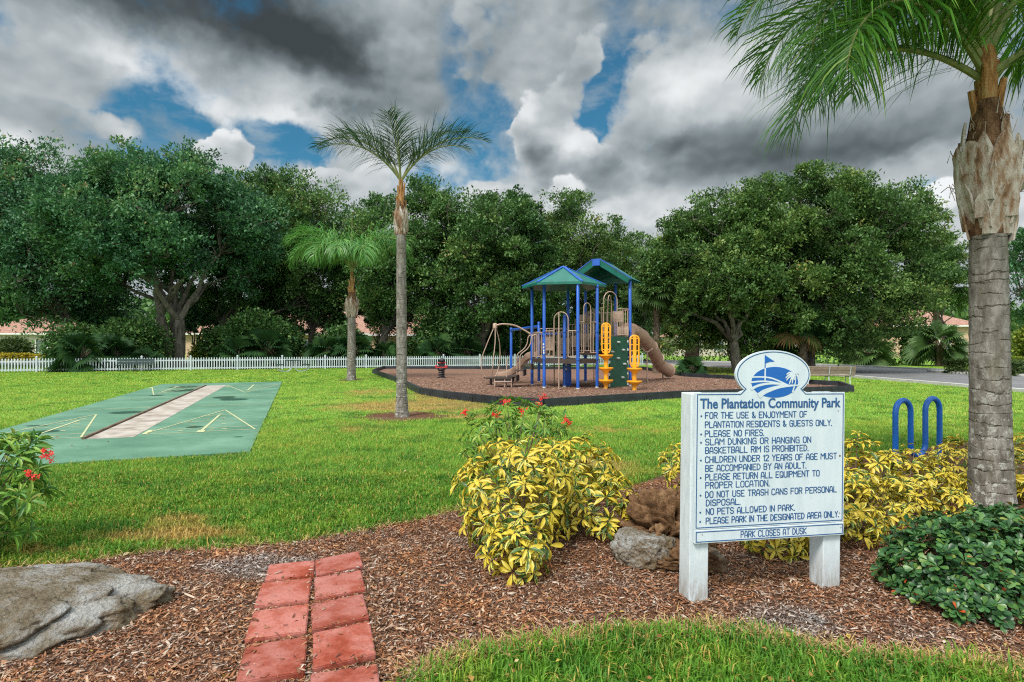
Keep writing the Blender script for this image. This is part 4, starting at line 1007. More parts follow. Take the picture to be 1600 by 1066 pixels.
rail(PXY['p5'], PXY['p7'], 2.2, 3.28, 8); rail(PXY['p6'], PXY['p5'], 2.2, 3.3, 8)
rail((3.62, 23.7), (5.0, 24.6), 2.22, 3.32, 11, (.12, .58, 4.02)); rail(PXY['p7'], PXY['p8'], 2.2, 3.3, 8)
rail((4.0, 24.3), (4.75, 26.4), 2.2, 3.3, 8, (.1, .5, 3.95))
rail((1.9, 24.6), (3.0, 25.2), 1.3, 2.35, 8, mid=True); rail(PXY['p1'], (1.75, 25.7), 1.3, 2.35, 7); rail((1.75, 25.7), PXY['p3'], 1.3, 2.5, 7, mid=True)
rail(PXY['p6'], PXY['p3'], 1.55, 2.7, 9); rail((2.75, 25.4), (3.6, 26.3), 1.9, 2.9, 7)
for (x, y, z, sx, sz) in ((1.55, 25.4, 1.85, .55, .6), (2.35, 25.7, 1.75, .5, .7), (3.25, 25.3, 2.0, .5, .6), (3.1, 25.9, 2.95, .42, .42), (4.6, 25.1, 3.02, .42, .46), (4.72, 24.55, 2.38, .50, .38), (2.72, 24.9, 1.95, .3, .5), (3.5, 26.4, 2.95, .3, .3)):
    b = MB(); b.box((x, y, z), (sx, .08, sz), -.3); b.box((x, y - .045, z), (sx * .6, .02, sz * .6), -.3); b.build('activity_panel', 'play_tan', PS, bevel=.02)
# fire pole and its brace, enclosing the front opening
b = MB(); b.tube([P(873.2, 611, 22.4), P(873.2, 490, 22.4), P(872.6, 489, 22.9)], .026, 10); b.build('fire_pole', 'play_tan', PS, smooth=True)
b = MB()
for (px, py, d, z1) in ((866, 600, 25.2, 1.1), (928, 599, 26.5, 1.4)): q = P(px, py, d); b.tube([(q.x, q.y, 0), (q.x, q.y, z1)], .024, 8)
b.build('deck_leg', 'play_tan', PS)
# blue panel under the deck with small disks
b = MB(); b.bar((2.20, 23.95, .62), (2.48, 24.3, .62), .06, 1.1); b.build('post_panel', 'play_blue', PS)
b = MB()
for (px, py) in ((884.3, 565), (884.5, 570.5), (884.5, 577), (849.2, 538), (849.4, 543), (849.5, 548), (849.6, 551.5)):
    q = P(px, py, 23.3 if px < 870 else 23.85); b.box((q.x, q.y, q.z), (.05, .02, .07))
b.build('notice_sticker', 'play_cream', PS)
# climbing wall
wa, wb = P(952, 560, 23.55), P(980.3, 560, 24.4); b = MB(); b.bar((wa.x, wa.y, 1.07), (wb.x, wb.y, 1.07), .07, 2.14); wl = b.build('climbing_wall', 'play_green', PS, bevel=.015)
dw = (wb - wa); nw = Vector((dw.y, -dw.x, 0)).normalized()
for (px, py) in ((964.7, 535), (972, 547), (964, 560), (974, 569), (955, 550), (971, 590)):
    f = (px - 952) / 28.3; q = wa + dw * f + nw * .05; z = CAM_H - (py - HOR) / F_PX * q.y
    b = MB(); b.lathe((q.x, q.y, z - .05), [(.02, 0), (.085, .02), (.095, .055), (.06, .09), (.01, .10)], 9); b.build('climbing_hold', 'hold_grey', wl, smooth=True)
b = MB()
for q in (wa, wb):
    for z in (.15, .6, 1.1, 1.6, 1.95): b.box((q.x, q.y - .045, z), (.06, .03, .1))
b.build('bracket', 'play_cream', wl)
# yellow stepping columns
def stepper(px, py, d, steps, h0, h1):
    q = P(px, py, d); x, y = q.x, q.y; b = MB(); b.lathe((x, y, 0), [(.10, -.05), (.085, .05), (.085, h0 + .1)], 14); s = b.build('step_column', 'play_yellow', PS, smooth=True)
    for z in steps:
        b = MB(); b.lathe((x, y, z), [(.085, -.20), (.13, -.13), (.27, -.04), (.295, -.015), (.295, .02), (.27, .03), (.09, .028)], 20); b.build('step_pod', 'play_yellow', s, smooth=True)
    # slotted hand panel: rounded outline with two rows of slots
    w_ = .165; Z = h1 - h0; b = MB(); th = .05
    out = [(-w_ * .75, h0), (w_ * .75, h0), (w_, h0 + .1), (w_, h1 - .14)] + [(w_ * math.cos(a), h1 - .14 + .14 * math.sin(a)) for a in np.linspace(.3, math.pi - .3, 7)] + [(-w_, h1 - .14), (-w_, h0 + .1)]
    n = len(out); pts = [(x + a, y - .02, z) for a, z in out]
    b.tube(pts, .035, 8, closed=True)
    b.box((x, y - .02, (h0 + h1) / 2), (.13, .05, Z - .04))
    for k in range(5): b.box((x, y - .02, h0 + Z * (k + .5) / 5), (.30, .045, .035))
    b.build('hand_panel', 'play_yellow', s, smooth=True)
stepper(946.8, 609, 23.1, (1.38, .87, .375), 1.50, 2.66); stepper(991.3, 611.5, 22.3, (.88, .385), .98, 2.16)
# tube slide
sp = smoothpath([(5.1, 25.5, 2.42), (5.55, 26.2, 2.40), (6.05, 26.9, 2.18), (6.62, 27.7, 1.74), (7.08, 28.4, 1.28), (7.52, 29.2, .78), (8.15, 29.9, .46)], 6)
b = MB(); b.tube(sp, [.36] * 3 + [.32] * (len(sp) - 3), 20); sl_ = b.build('tube_slide', 'slide_tan', PS, smooth=True)
for k in (4, 12, 19, 26, len(sp) - 1):
    t_ = (sp[min(k + 1, len(sp) - 1)] - sp[k - 1]).normalized(); b = MB(); b.tube([sp[k] - t_ * .04, sp[k] + t_ * .04], .355, 20); b.build('joint_ring', 'slide_tan', sl_, smooth=True)
q = P(1011, 598.7, 27.0); b = MB(); b.tube([(q.x, q.y, 0), (q.x, q.y, 1.5)], .03, 8); b.tube([(q.x - .35, q.y + .1, 1.72), (q.x - .1, q.y, 1.5), (q.x, q.y, 1.45), (q.x + .3, q.y + .15, 1.62)], .03, 8); b.build('slide_support', 'play_tan', sl_)
b = MB(); b.tube([(7.7, 29.4, 0), (7.7, 29.4, .5)], .03, 8); b.build('slide_support', 'play_brown', sl_)
# double slide and transfer steps on the left
def chute(pts, wd, name='slide_chute', mat='slide_tan'):
    pp = smoothpath(pts, 5); b = MB(); vs = []; prof = [(-wd, .20), (-wd * .95, .24), (-wd * .82, .05), (-wd * .4, 0), (wd * .4, 0), (wd * .82, .05), (wd * .95, .24), (wd, .20), (wd * .86, -.05), (-wd * .86, -.05)]; m_ = len(prof)
    for k, p in enumerate(pp):
        d = (pp[min(k + 1, len(pp) - 1)] - pp[max(k - 1, 0)]); d.z = 0; d.normalize(); s = Vector((-d.y, d.x, 0))
        vs += [tuple(p + s * a + Vector((0, 0, z))) for a, z in prof]
    fs = [(k * m_ + e, k * m_ + (e + 1) % m_, (k + 1) * m_ + (e + 1) % m_, (k + 1) * m_ + e) for k in range(len(pp) - 1) for e in range(m_)]
    b.add(vs, fs + [tuple(range(m_)), tuple(reversed(range((len(pp) - 1) * m_, len(pp) * m_)))]); return b.build(name, mat, PS, smooth=True)
chute([(1.05, 26.3, 1.28), (.72, 26.45, 1.14), (.25, 26.6, .62), (-.2, 26.75, .36), (-.6, 26.9, .30)], .36)
b = MB()
for k, (x, z) in enumerate(((.68, .98), (.36, .74), (.06, .50))): b.box((x, 24.2, z), (.36, .95, .05), -.15); b.box((x + .17, 24.2 - .02, z - .12), (.04, .93, .22), -.15)
b.build('transfer_step', 'play_brown', PS)
b = MB(); b.box((-.35, 24.15, .43), (.86, .92, .06), -.15); b.box((-.35, 24.15, .33), (.80, .86, .14), -.15); b.build('transfer_platform', 'play_brown', PS)
b = MB()
for (x, y) in ((-.72, 23.75), (-.02, 23.65), (-.68, 24.6), (.02, 24.5), (-.30, 23.72)): b.tube([(x, y, -.02), (x, y, .40)], .026, 8)
b.tube([(-.72, 23.72, .28), (-.02, 23.62, .28)], .02, 6); b.build('platform_leg', 'play_tan', PS)
for (y, x0) in ((24.0, 0.0), (24.75, -.12)):
    b = MB(); b.tube(smoothpath([(.98 + x0, y - .25, 2.22), (.82 + x0, y - .25, 2.15), (.76 + x0, y - .25, 1.85), (.62 + x0, y - .25, 1.62), (.38 + x0, y - .25, 1.42), (.33 + x0, y - .25, 1.2), (.33 + x0, y - .25, .55)], 5), .022, 8); b.build('hand_rail', 'play_tan', PS, smooth=True)
q = P(791.6, 607, 24.0); b = MB(); b.tube([(q.x, q.y, -.02), (q.x, q.y, 1.22)], .024, 8); b.build('grab_post', 'play_tan', PS, smooth=True)
# arch and spinner
AP = P(773.5, 509, 25.2)
for dy in (-.06, .10):
    b = MB(); b.tube(smoothpath([AP + Vector((0, dy, 0)), P(786, 506.6, 25.2) + Vector((0, dy, 0)), P(805, 509, 25.3) + Vector((0, dy, 0)), P(822, 517, 25.3) + Vector((0, dy, -.02)), P(836, 526, 25.2) + Vector((0, dy, -.1 * (dy > 0)))], 6), .036, 10); b.build('arch', 'play_tan', PS, smooth=True)
b = MB(); b.lathe((AP.x, AP.y, AP.z - .14), [(.04, 0), (.10, .03), (.10, .2), (.06, .25)], 12); sb = b.build('spinner_hub', 'play_tan', PS, smooth=True)
SX, SY = P(767, 590, 25.2).x, 25.2
for a in (R(200), R(-80), R(40)):
    e = Vector((math.cos(a), math.sin(a), 0)); b = MB()
    b.tube(smoothpath([Vector((AP.x, AP.y, AP.z - .1)) + e * .06, Vector((AP.x - .04, AP.y, 1.9)) + e * .30, Vector((SX + .04, SY, 1.2)) + e * .46, Vector((SX, SY, .75)) + e * .42, Vector((SX, SY, .37)) + e * .24], 6), .022, 8); b.build('spinner_bar', 'play_tan', sb, smooth=True)
b = MB(); b.lathe((SX, SY, .33), [(.05, 0), (.30, .0), (.33, .02), (.33, .045), (.3, .06)], 20); b.build('spinner_seat', 'play_brown', sb, smooth=True)
b = MB(); b.lathe((SX, SY, 0), [(.07, -.05), (.06, .1), (.05, .34)], 12); b.build('spinner_base', 'play_brown', sb, smooth=True)
# overhead beam
BX = P(798.6, 581, 33.5); b = MB(); b.lathe((BX.x, BX.y, 0), [(.075, -.05), (.075, 2.78), (.06, 2.8)], 12); b.build('post', 'play_blue', PS, smooth=True)
b = MB(); b.tube([(BX.x, BX.y, 2.66), (PXY['p9'].x, PXY['p9'].y, 2.66)], .075, 10); b.tube([(PXY['p9'].x, PXY['p9'].y, 2.3), (PXY['p3'].x, PXY['p3'].y, 2.3)], .06, 10); b.build('overhead_beam', 'play_blue', PS, smooth=True)
b = MB(); q = P(813, 563, 30.5); b.tube([(q.x, q.y, 2.6), (q.x, q.y, 1.25)], .012, 6); b.lathe((q.x, q.y, .82), [(.05, 0), (.22, .06), (.22, .12), (.1, .3), (.03, .42)], 12); b.build('hanging_grip', 'play_brown', PS)

# spring rider
paint('rider_red', (.42, .018, .022), .4); paint('rider_black', (.014, .014, .016), .5)
q = G(690, 592); RD = thing('spring_rider', 'red and black spring rider standing alone on the wood chips', 'spring rider', tuple(q))
b = MB(); b.tube([(q.x + .15 * math.cos(a), q.y + .15 * math.sin(a), .02 + a * .0145) for a in np.arange(0, 10 * math.pi, .5)], .03, 6); b.build('spring', 'rider_black', RD, smooth=True)
b = MB(); b.box((q.x, q.y, .05), (.44, .44, .06)); b.lathe((q.x, q.y, .45), [(.19, 0), (.22, .06), (.2, .1)], 12); b.build('base', 'rider_black', RD)
b = MB(); b.box((q.x, q.y, .60), (.62, .26, .07)); b.box((q.x - .28, q.y, .66), (.10, .26, .12)); b.box((q.x + .26, q.y, .66), (.12, .26, .12)); b.build('seat', 'rider_red', RD, bevel=.02)
b = MB(); b.prism([(q.x + dx, q.y + dy) for dx, dy in ((-.16, -.05), (.16, -.05), (.16, .05), (-.16, .05))], .62, .92); b.lathe((q.x + .02, q.y, .86), [(.08, 0), (.16, .05), (.17, .13), (.12, .2), (.03, .23)], 14); b.build('body', 'rider_black', RD, bevel=.02)
b = MB(); b.tube([(q.x - .25, q.y - .05, .86), (q.x, q.y - .08, .84), (q.x + .25, q.y - .05, .86)], .022, 8); b.build('handle', 'rider_red', RD)

# ------------------------------------------------------------------ park sign
m, t = newmat('white_sign'); p = coords(t); n1 = t.noise(t.vec('MULTIPLY', p, (1, 1, .25)), 9, 5, .6); n2 = t.noise(p, 70, 3)
c = t.ramp(n1, [(.3, (.50, .56, .61)), (.6, (.58, .64, .68))]); c = t.mix(t.smooth(n1, .66, .8, 0, .4), c, (.42, .42, .38)); setp(t, c, .5, .4, t.bump(n2, .1, .004))
m, t = newmat('post_paint'); p = coords(t); z = t.xyz(p)[2]; n1 = t.noise(t.vec('MULTIPLY', p, (4, 4, 1)), 8, 6, .65)
c = t.ramp(n1, [(.3, (.48, .54, .58)), (.6, (.60, .65, .68))]); dirt = t.math('MULTIPLY', t.smooth(z, .35, .0), t.smooth(n1, .35, .6)); c = t.mix(t.math('MULTIPLY', dirt, .7), c, (.22, .19, .14)); setp(t, c, .6, .35, t.bump(n1, .3, .01))
paint('sign_blue', (.018, .085, .23), .5, .06); paint('logo_blue', (.006, .105, .40), .45, .08); paint('rust', (.18, .06, .02), .8)
SL, ST, SBOT = 1.19, 1.468, .425
SG = bpy.data.objects.new('park_sign', None); COL.objects.link(SG); OFF[SG.name] = Vector((0, 0, 0))
tag(SG, 'white park rules sign with blue lettering and oval crest on two white posts', 'sign')
FR = -.021                                  # the front face of the board
def oval(cx, cz, rx, rz, n=40, a0=0, a1=2 * math.pi): return [(cx + rx * math.cos(a0 + (a1 - a0) * k / n), cz + rz * math.sin(a0 + (a1 - a0) * k / n)) for k in range(n + (0 if abs(a1 - a0 - 2 * math.pi) < 1e-6 else 1))]
OC, ORX, ORZ = (.604, 1.597), .298, .172
def board_outline(e=0.0, zb=SBOT + .096):
    a = math.asin((ST + .018 - OC[1]) / ORZ)
    rx, rz = ORX - e, ORZ - e
    head = oval(OC[0], OC[1], rx, rz, 44, math.pi - a + (0 if e == 0 else -.0), a)
    head = [(OC[0] + rx * math.cos(q), OC[1] + rz * math.sin(q)) for q in np.linspace(math.pi - a, a, 46)]
    fl = .045 - e * .35
    return [(e, zb + e), (e, ST - e), (head[0][0] - fl + .0, ST - e)] + head + [(head[-1][0] + fl, ST - e), (SL - e, ST - e), (SL - e, zb + e)]
def flat(poly, y0, y1, b):                  # prism standing in the sign's plane
    n = len(poly); vs = [(x, y0, z) for x, z in poly] + [(x, y1, z) for x, z in poly]
    b.add(vs, [tuple(range(n)), tuple(reversed(range(n, 2 * n)))] + [(k, n + k, n + (k + 1) % n, (k + 1) % n) for k in range(n)])
b = MB(); flat(board_outline()[::-1], FR, .0, b); brd = b.build('board', 'white_sign', SG)
b = MB(); flat([(0, SBOT), (SL, SBOT), (SL, SBOT + .092), (0, SBOT + .092)], FR - .004, .0, b); strp = b.build('lower_board', 'white_sign', SG, bevel=.003)
def ribbon(b, pts, wd, closed=False, top=.0016, y=FR):
    """a raised painted line: bars with a round boss at every joint"""
    n = len(pts)
    for k in range(n if closed else n - 1):
        (x0, z0), (x1, z1) = pts[k], pts[(k + 1) % n]; L = math.hypot(x1 - x0, z1 - z0)
        if L < 1e-6: continue
        nx, nz = -(z1 - z0) / L * wd / 2, (x1 - x0) / L * wd / 2; h = y - top + .00002 * (k % 5)
        q = [(x0 + nx, z0 + nz), (x0 - nx, z0 - nz), (x1 - nx, z1 - nz), (x1 + nx, z1 + nz)]
        b.add([(a, h, c) for a, c in q] + [(a, y + .002, c) for a, c in q], [(0, 1, 2, 3), (0, 4, 5, 1), (1, 5, 6, 2), (2, 6, 7, 3), (3, 7, 4, 0)])
    for k, (x, z) in enumerate(pts):
        m_ = 8; h = y - top - .0002 - .00002 * (k % 7); vs = [(x + wd / 2 * math.cos(a), h, z + wd / 2 * math.sin(a)) for a in np.linspace(0, 2 * math.pi, m_, endpoint=False)]
        b.add(vs + [(a, y + .002, c) for a, _, c in vs], [tuple(range(m_))[::-1]] + [(e, (e + 1) % m_, m_ + (e + 1) % m_, m_ + e) for e in range(m_)])
b = MB(); ribbon(b, board_outline(.012), .006, True); b.build('border_line', 'sign_blue', brd)
b = MB(); q = .012; ribbon(b, [(q, SBOT + q), (SL - q, SBOT + q), (SL - q, SBOT + .092 - q), (q, SBOT + .092 - q)], .006, True, y=FR - .004); b.build('border_line', 'sign_blue', strp)
GL = {'A': '00 07 16 26|', }
def _(s): return [[(int(p[0]), int(p[1])) for p in q.split()] for q in s.split('|')]
GL = {k: _(v) for k, v in {
 'A': '00 03 16 36 43 40|02 42', 'B': '00 06 36 45 44 33 03|33 42 41 30 00', 'C': '45 36 16 05 01 10 30 41', 'D': '00 06 26 44 42 20 00', 'E': '46 06 00 40|03 33', 'F': '46 06 00|03 33',
 'G': '45 36 16 05 01 10 40 43 23', 'H': '00 06|40 46|03 43', 'I': '00 06', 'J': '46 41 30 10 01 02', 'K': '00 06|46 03 40', 'L': '06 00 40', 'M': '00 06 23 46 40', 'N': '00 06 40 46',
 'O': '01 05 16 36 45 41 30 10 01', 'P': '00 06 36 45 44 33 03', 'Q': '01 05 16 36 45 41 30 10 01|22 40', 'R': '00 06 36 45 44 33 03|23 40', 'S': '45 36 16 05 04 13 33 42 41 30 10 01', 'T': '06 46|26 20',
 'U': '06 01 10 30 41 46', 'V': '06 20 46', 'W': '06 10 23 30 46', 'X': '00 46|06 40', 'Y': '06 23 46|23 20', 'Z': '06 46 00 40', '1': '05 16 10', '2': '05 16 36 45 44 00 40', '&': '40 04 05 16 25 24 01 10 20 42', '.': '00', }.items()}
WID = {'I': 0.2, 'M': 5, 'W': 5, '.': .3, '1': 1.2, ' ': 2.0}
def text(b, s, x0, x1, zc, cap, wd, y=FR):
    adv = sum(WID.get(c, 4) + 1.55 for c in s) - 1.55; k = (x1 - x0) / adv; x = x0
    for c in s:
        w_ = WID.get(c, 4)
        if c != ' ':
            sc = w_ / (1 if c in '1' else 4) if c != 'I' and c != '.' else 1
            for st_ in GL[c]:
                pts = [(x + px * sc * k * (1 if c not in 'I.' else 0), zc - cap / 2 + pz * cap / 6) for px, pz in st_]
                if c == '.': ribbon(b, pts, wd * 1.35, y=y)
                else: ribbon(b, pts, wd, y=y)
        x += (w_ + 1.55) * k
def fz(px, py):                              # measured on the photo: fraction along and down the board
    s = (px - 82) / 586.0; top = 213 - 13 * s; h = 595 - 33 * s; return s * SL, ST - (py - top) / h * (ST - SBOT) * .985
ROWS = [('FOR THE USE & ENJOYMENT OF', 118, 513, 303, 297, 1), ('PLANTATION RESIDENTS & GUESTS ONLY.', 118, 615, 340, 327, 0), ('PLEASE NO FIRES.', 118, 343, 376, 370, 1),
        ('SLAM DUNKING OR HANGING ON', 120, 530, 409, 397, 1), ('BASKETBALL RIM IS PROHIBITED.', 120, 520, 443, 430, 0), ('CHILDREN UNDER 12 YEARS OF AGE MUST', 120, 636, 480, 458, 1), ('BE ACCOMPANIED BY AN ADULT.', 121, 512, 515, 497, 0),
        ('PLEASE RETURN ALL EQUIPMENT TO', 121, 566, 550, 528, 1), ('PROPER LOCATION.', 122, 366, 583, 572, 0), ('DO NOT USE TRASH CANS FOR PERSONAL', 122, 638, 620, 592, 1), ('DISPOSAL.', 125, 254, 653, 646, 0),
        ('NO PETS ALLOWED IN PARK.', 125, 468, 688, 667, 1), ('PLEASE PARK IN THE DESIGNATED AREA ONLY.', 125, 648, 725, 692, 1)]
b = MB()
for (s, x0, x1, y0, y1, bul) in ROWS:
    a, za = fz(x0, y0); c2, zc = fz(x1, y1)
    text(b, s, a, c2, za, .041, .0064)
    if bul: ribbon(b, [(fz(103, y0)[0], za - .004)], .014)
b.build('lettering', 'sign_blue', brd)
b = MB(); text(b, 'PARK CLOSES AT DUSK', fz(257, 0)[0], fz(514, 0)[0], SBOT + .047, .042, .0058, FR - .004); b.build('lettering', 'sign_blue', strp)
fc = bpy.data.curves.new('title_curve', 'FONT'); fc.body = 'The Plantation Community Park'; fc.size = .1; fc.extrude = .0022; fc.offset = .0022; fc.resolution_u = 3
fo = bpy.data.objects.new('title', fc); COL.objects.link(fo)
dg = bpy.context.evaluated_depsgraph_get(); me = bpy.data.meshes.new_from_object(fo.evaluated_get(dg)); bpy.data.objects.remove(fo)
co = np.empty(len(me.vertices) * 3, np.float32); me.vertices.foreach_get('co', co); co = co.reshape(-1, 3)
x0, x1 = fz(98, 0)[0], fz(651, 0)[0]; mnx, mxx = co[:, 0].min(), co[:, 0].max(); kx = (x1 - x0) / (mxx - mnx); 
caph = .073; kz = 1.0 * caph / .073
nc = np.stack([x0 + (co[:, 0] - mnx) * kx, FR - .0 - co[:, 2], ST - .108 + (co[:, 1]) * .98], -1); me.vertices.foreach_set('co', nc.astype(np.float32).ravel()); me.update(); me.name = 'title'
me.materials.clear(); link('title', me, 'sign_blue', brd)
# crest
LZ = lambda px, py: (OC[0] + (px - 780) / 1310.0 * 2 * ORX, OC[1] + (470 - py) / 800.0 * 2 * ORZ)      # measured on an enlargement of the crest
oc = LZ(800, 600)
b = MB(); el = oval(oc[0], oc[1], 410 / 1310 * 2 * ORX, 255 / 800 * 2 * ORZ, 48); flat(el[::-1], FR - .0016, FR + .002, b); cr = b.build('crest', 'logo_blue', brd)
b = MB(); ribbon(b, [LZ(625, 160), LZ(625, 365)], .007); flat([LZ(*q) for q in ((622, 155), (790, 255), (700, 264), (622, 290))][::1], FR - .002, FR + .002, b); b.build('flag', 'logo_blue', brd)
def sweep(b, pts, w0, w1, y=FR - .0016):
    pp = smoothpath([Vector((LZ(*q)[0], 0, LZ(*q)[1])) for q in pts], 6); n = len(pp)
    L, R_ = [], []
    for k in range(n):
        d = (pp[min(k + 1, n - 1)] - pp[max(k - 1, 0)]).normalized(); wv = (w0 + (w1 - w0) * k / (n - 1)) / 2
        L.append((pp[k].x - d.z * wv, pp[k].z + d.x * wv)); R_.append((pp[k].x + d.z * wv, pp[k].z - d.x * wv))
    sweep.k += 1; h = y - .0006 - .00015 * sweep.k
    for k in range(n - 1):
        q = [L[k], L[k + 1], R_[k + 1], R_[k]]; b.add([(a, h, c) for a, c in q], [(3, 2, 1, 0)])
sweep.k = 0
b = MB()
sweep(b, [(625, 368), (625, 580)], .011, .011); sweep(b, [(395, 515), (560, 512), (720, 528), (860, 575), (1020, 645), (1080, 660)], .010, .012)
sweep(b, [(370, 600), (540, 585), (700, 590), (860, 615), (1010, 650)], .012, .010); sweep(b, [(380, 712), (520, 650), (700, 622), (860, 628), (1040, 655)], .020, .008)
sweep(b, [(515, 825), (610, 760), (760, 705), (900, 672), (1080, 655), (1225, 648)], .042, .007)
sweep(b, [(1165, 520), (1160, 600), (1135, 690), (1110, 770)], .006, .012)
for q in ([(1120, 450), (1050, 440), (1000, 470)], [(1120, 455), (1040, 480), (985, 530)], [(1125, 460), (1040, 520), (1000, 570)], [(1120, 470), (1080, 550), (1050, 630)], [(1125, 470), (1110, 560), (1100, 620)], [(1130, 460), (1150, 500), (1140, 560)], [(1120, 440), (1170, 450), (1195, 510)], [(1110, 440), (1160, 420), (1220, 460)]):
    sweep(b, q, .016, .007)
b.build('crest_lines', 'white_sign', cr)
b = MB()
for (px, py) in ((110, 778), (655, 740)): x, z = fz(px, py); b.add([(x + .006 * math.cos(a), FR - .0065, z + .006 * math.sin(a)) for a in np.linspace(0, 6.283, 8, endpoint=False)], [tuple(range(8))[::-1]])
b.build('screw', 'galvanised', strp)
b = MB()
for (px, py, r_) in ((650, 455, .007), (641, 275, .004), (650, 684, .004), (512, 420, .003)): x, z = fz(px, py); b.add([(x + r_ * math.cos(a), FR - .002, z + r_ * math.sin(a)) for a in np.linspace(0, 6.283, 9, endpoint=False)], [tuple(range(9))[::-1]])
b.build('screw', 'rust', brd)
for x in (-.005, SL - .13):
    b = MB(); b.box((x + .055, .075, .70), (.145, .145, 1.52)); b.build('post', 'post_paint', SG, bevel=.006)
SG.location = (1.250, 4.0, .0); SG.rotation_euler = (0, R(.7), math.atan2(.237, 1.166))

# ------------------------------------------------------------------ rocks
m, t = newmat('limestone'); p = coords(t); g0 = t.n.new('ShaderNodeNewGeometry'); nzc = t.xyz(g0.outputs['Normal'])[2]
a1 = t.noise(p, 3.0, 8, .7); a2 = t.noise(p, 24, 8, .75); a3 = t.vor(p, 38)
c = t.ramp(a1, [(.32, (.12, .085, .05)), (.45, (.23, .185, .125)), (.55, (.37, .35, .32)), (.68, (.52, .52, .50))])
c = t.mix(t.smooth(a2, .55, .7, 0, .55), c, (.12, .085, .05)); c = t.mix(t.smooth(a3, .16, .05, 0, .6), c, (.62, .61, .58))
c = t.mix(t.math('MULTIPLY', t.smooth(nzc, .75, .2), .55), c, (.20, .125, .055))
setp(t, c, .88, .15, t.bump(t.math('ADD', t.math('ADD', a2, t.math('MULTIPLY', a3, .6)), t.math('MULTIPLY', t.noise(p, 9, 6, .7), 1.5)), 1.0, .05))
m, t = newmat('rusty_rock'); p = coords(t); a1 = t.noise(p, 5.0, 9, .7); a2 = t.noise(p, 30, 8, .75)
c = t.ramp(a1, [(.3, (.04, .022, .012)), (.46, (.14, .076, .038)), (.60, (.25, .145, .075)), (.75, (.34, .24, .15))]); c = t.mix(t.smooth(a2, .5, .68, 0, .6), c, (.055, .026, .012)); c = t.mix(t.smooth(t.noise(p, 2.3, 5, .6), .54, .66, 0, .55), c, (.36, .33, .28))
setp(t, c, .9, .1, t.bump(a2, 1.0, .022))
def rock(label, c, size, rz, mat, seed, amp=.22, sub=5, layers=0.0, flat_top=None, name='boulder', extra=None, crag=1.0, ridge=0.0):
    bm = bmesh.new(); bmesh.ops.create_icosphere(bm, subdivisions=sub, radius=1.0); o = Vector((seed * 3.7, seed * 1.3, 2.2))
    cs, sn = math.cos(rz), math.sin(rz)
    for v in bm.verts:
        p = v.co.normalized(); q = p * 1.1 + o
        r = 1 + amp * mn.fractal(q * 1.1, .9, 2.1, 3) + amp * .35 * crag * mn.fractal(q * 4, .8, 2.2, 4) + amp * .12 * crag * mn.fractal(q * 14, .7, 2.2, 4)
        r -= amp * .5 * max(0, .18 - abs(mn.noise(q * 2.3))) / .18
        if ridge: r -= ridge * (.42 - min(.42, abs(mn.noise(q * 2.6)) ** .6)) + ridge * .45 * (.4 - min(.4, abs(mn.noise(q * 6.5)) ** .6))
        p = p * r
        if layers: p.z += layers * math.sin(p.z * 14 + 2 * mn.noise(q * 2)) * .06
        if flat_top is not None and p.z > flat_top: p.z = flat_top + (p.z - flat_top) * .35
        x, y, z = p.x * size[0], p.y * size[1], p.z * size[2]
        if extra: x, y, z = extra(x, y, z)
        v.co = (c[0] + x * cs - y * sn, c[1] + x * sn + y * cs, c[2] + z)
    me = bpy.data.meshes.new(name); bm.to_mesh(me); bm.free(); me.polygons.foreach_set('use_smooth', np.ones(len(me.polygons), bool))
    o = link(name, me, mat); tag(o, label, 'rock'); return o
c1 = G(70, 985)
rock('broad flat grey limestone boulder lying in the mulch at the lower left', (-3.42, 3.72, .0), (1.04, .62, .31), R(16), 'limestone', 7, .17, 6, 0, .6, crag=.9)
c2 = P(1012, 862, 4.75)
rock('small pale limestone rock between the yellow bush and the sign post', (c2.x - .03, 4.72, .10), (.27, .20, .19), R(-20), 'limestone', 9, .25, 5, .0, .8)
rock('craggy rust brown boulder behind the left post of the sign', (1.36, 5.10, .12), (.42, .46, .40), R(30), 'rusty_rock', 23, .40, 6, 0, crag=.35, ridge=.75)
rock('low rust brown rock lump at the foot of the craggy boulder', (1.42, 4.62, .04), (.30, .20, .16), R(10), 'rusty_rock', 19, .35, 6, crag=.35, ridge=.6)

